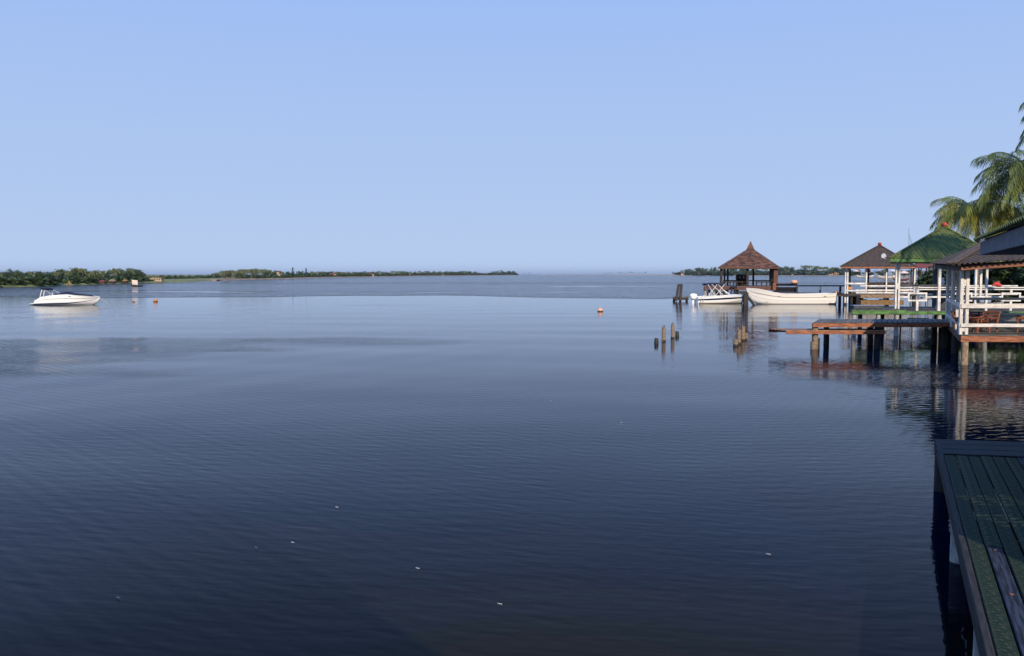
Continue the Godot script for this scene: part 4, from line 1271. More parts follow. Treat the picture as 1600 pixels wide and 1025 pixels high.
func gazebo() -> void:
	var d := 105.0
	var side := Vector3(.30, 0, -1)
	var o := thing("shingled_gazebo", Vector3(28, 0, -108), "dark timber gazebo with a red-brown shingled pyramid roof and pointed cap", "gazebo")
	var e0 := at(1122, 418, d - .5)
	var e1 := at(1219, 418, d - .5)
	var back := side * 7.2
	var c := (e0 + e1) * .5 + back * .5
	var neck := at(1172, 389, -c.z).y
	# shingles: four faces of overlapping courses
	var apex := Vector3(c.x, neck + .18, c.z)
	var r := RandomNumberGenerator.new()
	r.seed = 61
	var corners := [e0, e1, e1 + back, e0 + back]
	for k in 4:
		var p: Vector3 = corners[k]
		var q: Vector3 = corners[(k + 1) % 4]
		var st := new_st()
		var n := (q - p).cross(apex - p).normalized()
		if n.y < 0: n = -n
		var rows := 17
		for i in rows:
			var t0 := float(i) / rows * .93
			var t1 := float(i + 1.15) / rows * .93
			var a := p.lerp(apex, t0)
			var b := q.lerp(apex, t0)
			var a1 := p.lerp(apex, t1)
			var b1 := q.lerp(apex, t1)
			var cnt := maxi(2, int(a.distance_to(b) / .34))
			var sh := r.randf() / cnt
			for j in cnt + 1:
				var s0 := clampf(float(j) / cnt - sh, 0, 1)
				var s1 := clampf(float(j + 1) / cnt - sh - .03 / cnt, 0, 1)
				if s1 - s0 < .01: continue
				var tone := r.randf_range(.45, 1.5)
				st.set_color(Color(.125 * tone, .062 * tone * r.randf_range(.85, 1.2), .042 * tone))
				var lift := n * r.randf_range(.045, .075)
				var v := [a.lerp(b, s0), a.lerp(b, s1), a1.lerp(b1, s1), a1.lerp(b1, s0)]
				quad(st, v[0] + lift, v[1] + lift, v[2] + n * .012, v[3] + n * .012, c - Vector3(0, 20, 0))
				quad(st, v[0] + lift, v[1] + lift, v[1], v[0], c)
		var face := part(o, "shingle_roof", done(st), M.shingle)
		face.set_meta("kind", "stuff")
		beam(face, "eave_board", p + Vector3(0, -.06, 0), q + Vector3(0, -.06, 0), .06, .16, M.brown_wood)
	var cap := new_st()
	for k in 4:
		var v0: Vector3 = c + (corners[k] - c).slide(Vector3.UP) * .135 + Vector3(0, neck - .12 - c.y, 0)
		var v1: Vector3 = c + (corners[(k + 1) % 4] - c).slide(Vector3.UP) * .135 + Vector3(0, neck - .12 - c.y, 0)
		for i in 6:
			var t0 := i / 6.0
			var t1 := (i + 1) / 6.0
			var tip := Vector3(c.x, at(1172, 376.5, -c.z).y, c.z)
			var sq := func(t: float) -> float: return lerpf(t, pow(t, .82), .8)
			cap.set_color(Color(.12, .06, .042) * r.randf_range(.7, 1.2))
			quad(cap, v0.lerp(tip, t0) + (v0 - c).slide(Vector3.UP).normalized() * .04, v1.lerp(tip, t0) + (v1 - c).slide(Vector3.UP).normalized() * .04, v1.lerp(tip, t1), v0.lerp(tip, t1), c)
	part(o, "pointed_cap", done(cap), M.shingle)
	# floor, beams, columns
	var y0 := at(1170, 447, d).y
	var f0 := Vector3(at(1100, 447, d).x, y0, -d)
	var f1 := Vector3(at(1214, 447, d).x, y0, -d)
	planks(o, f0, f1, f0 + side * 6.4, f1 + side * 6.4, 26, .015, .05, [M.brown_wood, M.floor_wood1], "floor_plank")
	beam(o, "front_beam", f0 + Vector3(0, -.26, .05), f1 + Vector3(0, -.26, .05), .1, .38, M.brown_wood)
	beam(o, "side_beam", f0 + Vector3(0, -.26, 0), f0 + side * 6.4 + Vector3(0, -.26, 0), .1, .38, M.brown_wood)
	var top := e0.y - .1
	for x in [[1127, .26, 0.0, "dark_wood"], [1168, .27, 0.0, "dark_wood"], [1211.5, .5, 0.0, "brown_wood"], [1129.5, .17, 3.2, "dark_wood"], [1132.3, .2, 6.2, "dark_wood"], [1174.5, .2, 6.2, "dark_wood"], [1203, .25, 6.2, "dark_wood"], [1206, .25, 3.2, "dark_wood"]]:
		var p: Vector3 = Vector3(at(x[0], 447, d).x, y0, -d - .1) + side * x[2]
		post(o, "column", p, top, x[1], M[x[3]])
	var base := Vector3(at(1210, 447, d).x, 0, -d + .1)
	post(o, "column_base", Vector3(base.x, y0 - .5, base.z + .1), y0 + .35, .68, M.red_paint)
	# benches round the edge, front left and right
	for s in [[1129, 1163], [1181, 1207]]:
		var l := at(s[0], 440.5, d + 1.0)
		var rr := at(s[1], 440.5, d + 1.0)
		beam(o, "bench_rail", l, rr, .3, .12, M.dark_wood)
		for t in [.05, .35, .65, .95]:
			var p := l.lerp(rr, t)
			post(o, "bench_leg", Vector3(p.x, y0, p.z), p.y - .06, .12, M.dark_wood)
	var l2 := at(1130, 438.5, d + 6.0)
	var r2 := at(1206, 438.5, d + 6.0)
	beam(o, "back_rail", l2, r2, .1, .14, M.dark_wood)
	for x in [1103.0, 1118.0, 1133.0, 1150.0, 1190.0, 1212.0]:
		var q := at(x, 447, d)
		pile(o, q.x, d + .3, y0 - .3, .2, M.pile_white if x < 1140 else M.pile_black)
		pile(o, q.x + 1.6, d + 5.8, y0 - .3, .2, M.pile_black)
	# bar shelf inside
	var s := thing("bar_shelf", Vector3(28, y0, -107), "dark wooden bar shelf standing inside the shingled gazebo", "shelf")
	var sl := at(1150.5, 447, d + 2.5)
	var sr := at(1167, 447, d + 2.5)
	for y in [.06, .45, .85, 1.28]: beam(s, "shelf_board", Vector3(sl.x, y0 + y, sl.z), Vector3(sr.x, y0 + y, sr.z), .45, .1, M.dark_wood)
	for x in [sl, sl.lerp(sr, .5), sr]: beam(s, "side_panel", Vector3(x.x, y0, x.z), Vector3(x.x, y0 + 1.38, x.z), .06, .45, M.dark_wood)
	beam(s, "back_panel", Vector3((sl.x + sr.x) / 2, y0, sl.z - .2), Vector3((sl.x + sr.x) / 2, y0 + 1.3, sl.z - .2), sr.x - sl.x, .04, M.dark_wood)
	for i in 5:
		var bt := Vector3(lerpf(sl.x, sr.x, .12 + .19 * i), y0 + .9, sl.z + .05)
		single("bottle", lathe_mesh([Vector2(0, 0), Vector2(.06, 0), Vector2(.06, .18), Vector2(.025, .24), Vector2(.022, .32), Vector2(0, .32)], 8), M.white_plain if i % 2 else M.slate, Transform3D(Basis(), bt), "bottle on the gazebo's bar shelf", "bottle", "bottles on the bar shelf")
	# gangway leaning from the deck to the boats
	var g := thing("gangway", at(1147, 452, d - 2), "dark steep gangway leading down from the gazebo deck behind the motorboat", "gangway")
	var g0 := at(1150, 440, d - .2)
	var g1 := at(1143.5, 463, d - 4.5)
	for k in [-.22, .22]: beam(g, "stringer", g0 + Vector3(k, 0, 0), g1 + Vector3(k, 0, 0), .1, .2, M.dark_wood)
	for i in 8: beam(g, "tread", g0.lerp(g1, (i + .5) / 8.0) + Vector3(-.22, 0, 0), g0.lerp(g1, (i + .5) / 8.0) + Vector3(.22, 0, 0), .2, .04, M.dark_wood)
	for k in [0.0, 1.1]: pile(g, g1.x + k, -g1.z, .8, .11, M.pile_black)

	# heavy mooring pile between the two boats
	var m := at(1165, 478, 86.5)
	var mp := thing("mooring_pile", Vector3(m.x, 0, m.z), "thick dark mooring pile standing between the motorboat and the longboat", "mooring pile")
	post(mp, "shaft", Vector3(m.x, -1, m.z), at(1165, 457, 86.5).y, .42, M.dark_wood)
	beam(mp, "cap_timber", at(1152, 457, 86.5), at(1167, 456.5, 86.5), .3, .2, M.dark_wood)
	beam(mp, "brace", Vector3(m.x + .25, .7, m.z), Vector3(m.x + 1.05, -.25, m.z - .1), .16, .2, M.pile_black)
	# mooring stage with two leaning posts at the far left
	var st0 := thing("mooring_stage", Vector3(18.5, 0, -99), "small dark mooring stage with two leaning posts, left of the motorboat", "mooring stage")
	var a0 := at(1051.5, 464, 98.5)
	var b0 := at(1076, 464, 98.5)
	planks(st0, a0, b0, a0 + Vector3(.3, 0, -1.4), b0 + Vector3(.3, 0, -1.4), 5, .03, .07, [M.brown_wood, M.floor_wood1])
	beam(st0, "edge_timber", a0 + Vector3(0, -.2, .03), b0 + Vector3(0, -.2, .03), .1, .24, M.dark_wood)
	for x in [1053.0, 1063.0, 1073.0]: pile(st0, at(x, 464, 98.8).x, 98.8, .45, .13, M.pile_black)
	for x in [[1056.5, 1060.5], [1062.5, 1065.0]]:
		beam(st0, "leaning_post", at(x[0], 470, 98.2), at(x[1], 444.8, 98.6), .26, .26, M.dark_wood, .02)
	beam(st0, "leaning_post_cap", at(1060, 445, 98.5), at(1066, 444.6, 98.6), .2, .12, M.dark_wood, .02)

# ---------------------------------------------------------------- boats
# hull stations along +x (bow at x = length): each [x, keel y, chine y, sheer y, half beam at the waterline, half beam at the sheer]
func hull_rows(stations: Array, bulge := .5) -> Array:
	var rows: Array = []
	for s in stations:
		var row: Array = []
		for k in 9:
			var t := k / 8.0
			var y: float
			var w: float
			if t < .35:
				y = lerpf(s[3], s[2], t / .35)
				w = lerpf(s[5], s[4], pow(t / .35, bulge + .5))
			else:
				y = lerpf(s[2], s[1], (t - .35) / .65)
				w = s[4] * (1.0 - pow((t - .35) / .65, 1.6))
			row.append(Vector3(s[0], y, w))
		var full: Array = row.duplicate()
		for k in range(7, -1, -1): full.append(Vector3(row[k].x, row[k].y, -row[k].z))
		rows.append(full)
	return rows

func gunwale(stations: Array, dx: float, inset: float, w: float, h: float, lift: float) -> ArrayMesh:
	var st := new_st()
	for i in stations.size() - 1:
		for s in [-1.0, 1.0]:
			var a := Vector3(stations[i][0] + dx, stations[i][3] + lift, s * maxf(stations[i][5] - inset, 0.0))
			var b := Vector3(stations[i + 1][0] + dx, stations[i + 1][3] + lift, s * maxf(stations[i + 1][5] - inset, 0.0))
			add_box(st, Transform3D(along(a, b), (a + b) / 2), w, h, a.distance_to(b) + .02, .01)
	return done(st)

func side_strip(stations: Array, f0: float, f1: float, out_: float, from: int, to: int) -> ArrayMesh:
	# a band on the topsides between two fractions of the way from sheer to chine
	var rows: Array = []
	var st := new_st()
	for s in [-1.0, 1.0]:
		for i in range(from, to):
			var p: Array = []
			for q in [[i, f0], [i + 1, f0], [i + 1, f1], [i, f1]]:
				var n: Array = stations[q[0]]
				p.append(Vector3(n[0], lerpf(n[3], n[2], q[1]), s * (lerpf(n[5], n[4], q[1]) + out_)))
			quad(st, p[0], p[1], p[2], p[3], Vector3(p[0].x, p[0].y, 0))
	return done(st)

func deck_mesh(stations: Array, from: int, to: int, rise: float, drop := 0.0) -> ArrayMesh:
	var rows: Array = []
	for i in range(from, to + 1):
		var s: Array = stations[i]
		var row: Array = []
		for k in 9:
			var t := k / 4.0 - 1.0
			row.append(Vector3(s[0], s[3] - drop + rise * (1.0 - t * t) * minf(1.0, s[5] * 1.5), s[5] * .985 * t))
		rows.append(row)
	return loft(rows)

func speedboat() -> void:
	# moored in the open lagoon on the left, bow to the right
	var at_ := Vector3(-46.7, 0, -87.6)
	var xf := Transform3D(Basis(Vector3.UP, .02), at_)
	var o := thing("speedboat", at_, "white speedboat with navy covers moored in the open water on the left", "boat")
	var s := [[.0, .0, .10, .16, .9, .92], [.45, -.1, .10, .18, 1.0, 1.02], [.5, -.2, .12, .40, 1.02, 1.0], [1.2, -.3, .14, .80, 1.1, 1.02], [2.0, -.3, .16, .92, 1.12, 1.08], [3.0, -.3, .18, 1.00, 1.12, 1.12], [3.75, -.3, .20, 1.03, 1.08, 1.12], [4.5, -.28, .26, .93, .95, 1.06], [5.2, -.2, .34, .88, .68, .88], [5.8, .0, .45, .82, .34, .56], [6.15, .28, .58, .78, .12, .28], [6.38, .62, .70, .75, .02, .06]]
	part(o, "hull", loft(hull_rows(s)), M.hull_white, xf)
	part(o, "deck", deck_mesh(s, 0, 11, .02, .015), M.hull_white, xf)
	part(o, "rub_rail", side_strip(s, .42, .52, .02, 2, 11), M.stain, xf)
	part(o, "boot_stripe", side_strip(s, .96, 1.06, .012, 1, 10), M.navy_paint, xf)
	# navy covers: a hump over the cockpit and a flat one over the bow
	var rows: Array = []
	for c in [[1.55, .0, .9], [1.9, .10, .95], [2.4, .17, 1.0], [2.9, .27, 1.02], [3.25, .30, 1.0], [3.5, .22, .98], [3.78, .08, .95], [4.0, .02, .9]]:
		var row: Array = []
		for k in 9:
			var t := k / 4.0 - 1.0
			row.append(Vector3(c[0], lerpf(.84, 1.02, clampf((c[0] - 1.4) / 2.2, 0, 1)) + c[1] * (1.0 - pow(absf(t), 3.0)), c[2] * t))
		rows.append(row)
	part(o, "cockpit_cover", loft(rows), M.navy_cloth, xf)
	part(o, "bow_cover", deck_mesh([[3.78, 0, 0, 1.07, 0, .95], [4.5, 0, 0, .99, 0, .90], [5.2, 0, 0, .93, 0, .70], [5.85, 0, 0, .86, 0, .40]], 0, 3, .06), M.navy_cloth, xf)
	for z in [-.9, .9]:
		for l in [[1.0, .72, 1.18, 1.5], [1.35, .8, 1.42, 1.52]]:
			pole(o, "arch_leg", xf * Vector3(l[0], l[1], z), xf * Vector3(l[2], l[3], z * .9), .045, .045, M.white_plain, 6)
		pole(o, "stay", xf * Vector3(2.3, .95, z), xf * Vector3(1.42, 1.45, z * .9), .02, .02, M.white_plain, 5)
	pole(o, "folded_canopy", xf * Vector3(1.15, 1.56, -.9), xf * Vector3(1.15, 1.56, .9), .09, .09, M.navy_cloth, 10, .1)
	pole(o, "folded_canopy", xf * Vector3(1.40, 1.50, -.9), xf * Vector3(1.40, 1.50, .9), .08, .08, M.navy_cloth, 10, .1)
	part(o, "name_badge", box_mesh(.22, .05, .01, .002), M.smoked, xf * Transform3D(Basis(), Vector3(3.95, .83, 1.115)))
	part(o, "side_light", box_mesh(.12, .05, .02, .004), M.smoked, xf * Transform3D(Basis(), Vector3(1.5, .78, 1.09)))
	# mooring line to a buoy ahead
	var bq := Vector3(-39.2, .08, -97.5)
	part(o, "mooring_line", tube_mesh([Vector3(6.3, .7, 0), Vector3(6.7, .4, -.1), Vector3(7.0, .12, -.2), Vector3(7.2, -.1, -.3)], [.02, .02, .02, .02], 5), M.rope, xf)

func motorboat() -> void:
	var at_ := Vector3(18.75, 0, -91.3)
	var xf := Transform3D(Basis(Vector3.UP, .03), at_)
	var o := thing("motorboat", at_, "white motorboat with a dark side stripe, outboard and raised navy canopy", "boat")
	var s := [[.0, -.2, .10, .66, .92, .98], [.8, -.25, .10, .70, .98, 1.05], [1.6, -.25, .11, .76, 1.0, 1.08], [2.4, -.25, .13, .82, 1.0, 1.10], [3.1, -.24, .17, .86, .92, 1.06], [3.9, -.16, .25, .86, .70, .92], [4.6, .0, .36, .82, .38, .64], [5.1, .25, .50, .78, .14, .32], [5.4, .55, .65, .74, .02, .05]]
	part(o, "hull", loft(hull_rows(s)), M.hull_white, xf)
	part(o, "foredeck", deck_mesh(s, 3, 8, .10, .01), M.hull_white, xf)
	part(o, "side_stripe", side_strip(s, .34, .60, .014, 0, 7), M.navy_paint, xf)
	part(o, "waterline_stain", side_strip(s, .93, 1.08, .008, 0, 6), M.stain, xf)
	part(o, "gunwale", gunwale(s, 0, .05, .12, .06, .0), M.hull_white, xf)
	part(o, "transom", box_mesh(.06, .75, 1.9, .02), M.hull_white, xf * Transform3D(Basis(), Vector3(.02, .28, 0)))
	part(o, "cockpit_floor", box_mesh(2.4, .04, 1.9, .01), M.white_plain, xf * Transform3D(Basis(), Vector3(1.25, .3, 0)))
	for z in [-.45, .45]:
		part(o, "seat", box_mesh(.5, .4, .5, .06), M.white_plain, xf * Transform3D(Basis(), Vector3(1.7, .52, z)))
		part(o, "seat_back", box_mesh(.1, .45, .5, .04), M.white_plain, xf * Transform3D(Basis(), Vector3(1.45, .85, z)))
	# windscreen
	var w := new_st()
	var base_ := [Vector3(2.3, .84, 1.0), Vector3(3.2, .95, .62), Vector3(3.45, .98, 0), Vector3(3.2, .95, -.62), Vector3(2.3, .84, -1.0)]
	var head := [Vector3(2.15, 1.2, .92), Vector3(2.7, 1.32, .55), Vector3(2.85, 1.34, 0), Vector3(2.7, 1.32, -.55), Vector3(2.15, 1.2, -.92)]
	for i in 4: quad(w, base_[i], base_[i + 1], head[i + 1], head[i], Vector3(1, 0, 0))
	var screen := part(o, "windscreen", done(w), M.smoked, xf)
	for i in 5:
		pole(screen, "screen_frame", xf * base_[i], xf * head[i], .035, .035, M.white_plain, 6)
		if i < 4: pole(screen, "screen_frame", xf * head[i], xf * head[i + 1], .032, .032, M.white_plain, 6)
	# canopy
	var rows: Array = []
	for i in 7:
		var t := i / 6.0
		var row: Array = []
		for k in 7:
			var z := k / 3.0 - 1.0
			row.append(Vector3(lerpf(.85, 2.75, t), 2.02 + .10 * sin(PI * clampf(t, .0, 1.0)) - .10 * z * z - .02 * cos(t * 12.0), z * .95))
		rows.append(row)
	var canopy := part(o, "canopy", loft(rows), M.navy_cloth, xf)
	var rim := new_st()
	for z in [-.95, .95]: add_box(rim, Transform3D(Basis(Vector3.UP, PI / 2), Vector3(1.8, 1.93, z)), .02, .2, 1.9, 0.0)
	part(canopy, "canopy_valance", done(rim), M.navy_cloth, xf)
	for z in [-.95, .95]:
		for l in [[1.7, .8, .95, 1.95], [1.75, .8, 2.65, 1.95], [2.5, .9, 1.35, 1.95], [1.0, .75, 1.9, 1.95], [2.9, 1.0, 2.0, 1.95]]:
			pole(canopy, "canopy_pole", xf * Vector3(l[0], l[1], z), xf * Vector3(l[2], l[3], z), .035, .035, M.white_plain, 6)
	pole(o, "aerial", xf * Vector3(.75, .7, .9), xf * Vector3(.75, 1.75, .9), .012, .008, M.steel, 5)
	# outboard engine
	var cw: Array = []
	for q in [[.42, .05, .0], [.46, .2, .2], [.62, .3, .25], [.86, .33, .26], [1.0, .3, .22], [1.06, .1, .05], [1.07, .0, .0]]:
		var row: Array = []
		for k in 13:
			var an := TAU * k / 12
			row.append(Vector3(-.26 + cos(an) * q[1] * 1.15, q[0] - .05, sin(an) * q[2]))
		cw.append(row)
	var engine := part(o, "outboard_engine", loft(cw), M.hull_white, xf)
	part(engine, "engine_leg", box_mesh(.22, .8, .12, .04), M.hull_white, xf * Transform3D(Basis(), Vector3(-.3, .1, 0)))
	part(engine, "engine_bracket", box_mesh(.4, .14, .2, .03), M.rubber, xf * Transform3D(Basis(), Vector3(-.15, .5, 0)))
	for x in [.35, .6]: pole(o, "mooring_line", xf * Vector3(x, .7, 1.03), xf * Vector3(x - .25, -.1, 1.25), .02, .02, M.rope, 5)

func longboat() -> void:
	var at_ := Vector3(24.05, 0, -89.6)
	var xf := Transform3D(Basis(Vector3.UP, -.02), at_)
	var o := thing("longboat", at_, "long cream-white open boat with a high upswept bow beside the walkway", "boat")
	# bow on the left: stations run from the high bow to the square stern
	var s := [[-.62, 1.42, 1.48, 1.56, .02, .05], [-.4, .85, 1.0, 1.55, .05, .16], [-.05, .30, .55, 1.53, .16, .36], [.4, .0, .30, 1.49, .32, .58], [1.0, -.18, .16, 1.38, .54, .80], [1.7, -.24, .10, 1.20, .70, .94], [2.5, -.25, .08, 1.06, .80, 1.0], [3.6, -.25, .08, .98, .86, 1.04], [5.0, -.25, .08, .97, .86, 1.04], [6.4, -.24, .08, 1.0, .82, 1.0], [7.6, -.2, .09, 1.05, .74, .92], [8.1, -.16, .10, 1.08, .70, .88]]
	var h := hull_rows(s, .2)
	part(o, "hull", loft(h), M.canoe_cream, xf)
	part(o, "gunwale", gunwale(s, 0, .03, .09, .06, .01), M.canoe_cream, xf)
	for f in [.30, .62, .92]: part(o, "strake", side_strip(s, f, f + .05, .02, 1, 11), M.canoe_cream if f != .30 else M.stain, xf)
	part(o, "transom", box_mesh(.05, 1.0, 1.6, .02), M.canoe_cream, xf * Transform3D(Basis(), Vector3(8.08, .55, 0)))
	part(o, "floor_board", box_mesh(6.4, .04, 1.3, .01), M.tan_wood, xf * Transform3D(Basis(), Vector3(4.3, .22, 0)))
	for x in [2.4, 3.9, 5.4, 6.9]: part(o, "thwart", box_mesh(.28, .05, 1.9, .01), M.tan_wood, xf * Transform3D(Basis(), Vector3(x, .78, 0)))
	part(o, "foredeck", deck_mesh(s, 0, 4, .03, .03), M.canoe_cream, xf)
	var f := xf * Vector3(8.2, 1.02, .35)
	single("pink_fender", ball_mesh(.24, .9), M.buoy_pink, Transform3D(Basis(), f + Vector3(0, .12, -.1)), "pale salmon fender on the square stern of the cream longboat", "fender")
	pole(o, "stern_line", xf * Vector3(8.1, 1.05, .2), xf * Vector3(9.3, .55, -1.8), .025, .025, M.rope, 5)

func small_floats() -> void:
	for b in [[at(938, 484.8, 71.5), .22, "buoy_pink", "salmon round buoy with a dark waterline floating alone in the middle"], [at(243, 469.5, 97), .22, "buoy_orange", "orange round buoy right of the moored speedboat"], [at(208.5, 470.3, 96), .13, "buoy_orange", "smaller yellow-orange buoy with a stick, nearest the speedboat's bow"]]:
		var p: Vector3 = b[0]
		p.y = 0
		var o := thing("mooring_buoy", p, b[3], "buoy")
		var ball := part(o, "float", ball_mesh(b[1], .9), M[b[2]], Transform3D(Basis(), p + Vector3(0, b[1] * .45, 0)))
		part(ball, "dark_band", lathe_mesh([Vector2(b[1] * .93, -.03), Vector2(b[1] * 1.02, .0), Vector2(b[1] * .99, .06), Vector2(b[1] * .94, .06)], 16), M.rubber, Transform3D(Basis(), p))
		pole(ball, "eye", p + Vector3(0, b[1] * 1.2, 0), p + Vector3(.08 if b[1] < .2 else 0.0, b[1] * 1.5 + .06, 0), .02, .015, M.rope, 6)
	# sailing canoe
	var c := at(211, 447, 212)
	c.y = 0
	var s := thing("sailing_canoe", c, "small dark canoe with a pale square sail before the left palm grove", "boat")
	var xf := Transform3D(Basis(Vector3.UP, .2), c)
	part(s, "hull", loft(hull_rows([[-.9, .25, .3, .42, .02, .04], [-.6, .0, .12, .32, .18, .26], [0.0, -.08, .1, .28, .28, .36], [.9, -.08, .1, .28, .28, .36], [1.5, .02, .14, .34, .16, .24], [1.8, .28, .34, .44, .02, .04]])), M.dark_wood, xf)
	pole(s, "mast", xf * Vector3(.3, .1, 0), xf * Vector3(.2, 1.75, 0), .03, .025, M.tan_wood, 6)
	pole(s, "yard", xf * Vector3(-.72, 1.62, .05), xf * Vector3(.62, 1.48, .05), .025, .02, M.tan_wood, 6)
	var rows: Array = []
	for i in 6:
		var row: Array = []
		for k in 6:
			var u := i / 5.0
			var v := k / 5.0
			row.append(Vector3(lerpf(-.72 + .12 * v, .62, u), lerpf(1.62 - .14 * u, .52 - .12 * u, v), .06 + .12 * sin(PI * u) * sin(PI * v)))
		rows.append(row)
	part(s, "sail", loft(rows), M.sail, xf)
	# flecks of foam drifting on the near water
	var st := new_st()
	for f in [[526, 799], [457, 856], [652, 898], [1138, 749], [185, 946], [780, 956], [400, 864], [1199, 875], [860, 629], [970, 663], [1240, 590], [1215, 552]]:
		var d: float = LENS * EYE / (f[1] - 428.2)
		var p := at(f[0], f[1], d)
		for k in 3:
			add_box(st, Transform3D(Basis(Vector3.UP, k * 2.0), Vector3(p.x + .015 * k - .01, .02, p.z + .01 * k)), .007, .006, .013, .002)
	single("foam_flecks", done(st), M.white_plain, Transform3D(), "white flecks of foam drifting on the near water", "foam", "", "stuff")

# ---------------------------------------------------------------- far shore buildings
func hut(called: String, p: Vector3, w: float, dp: float, wall: float, roof: float, wm: Material, rm: Material, label: String, openings: int, category := "hut") -> void:
	var o := thing(called, p, label, category)
	var walls := part(o, "wall", box_mesh(w, wall, dp, .02), wm, Transform3D(Basis(), p + Vector3(0, wall / 2, 0)))
	var st := new_st()
	var e := Vector3(w * .58, wall * .97, dp * .6)
	var q := [p + Vector3(-e.x, e.y, e.z), p + Vector3(e.x, e.y, e.z), p + Vector3(e.x, e.y, -e.z), p + Vector3(-e.x, e.y, -e.z)]
	var r0 := p + Vector3(-w * .25, wall + roof, 0)
	var r1 := p + Vector3(w * .25, wall + roof, 0)
	var mid := p + Vector3(0, wall, 0)
	quad(st, q[0], q[1], r1, r0, mid); quad(st, q[2], q[3], r0, r1, mid)
	tri(st, q[1], q[2], r1, mid); tri(st, q[3], q[0], r0, mid)
	part(o, "roof", done(st), rm)
	for i in openings:
		var x := w * ((i + .5) / openings - .5)
		part(walls, "window" if i != 1 else "door", box_mesh(w / openings * .4, wall * (.4 if i != 1 else .75), .08, .005), M.dark_gap, Transform3D(Basis(), p + Vector3(x, wall * (.55 if i != 1 else .39), dp / 2 + .03)))

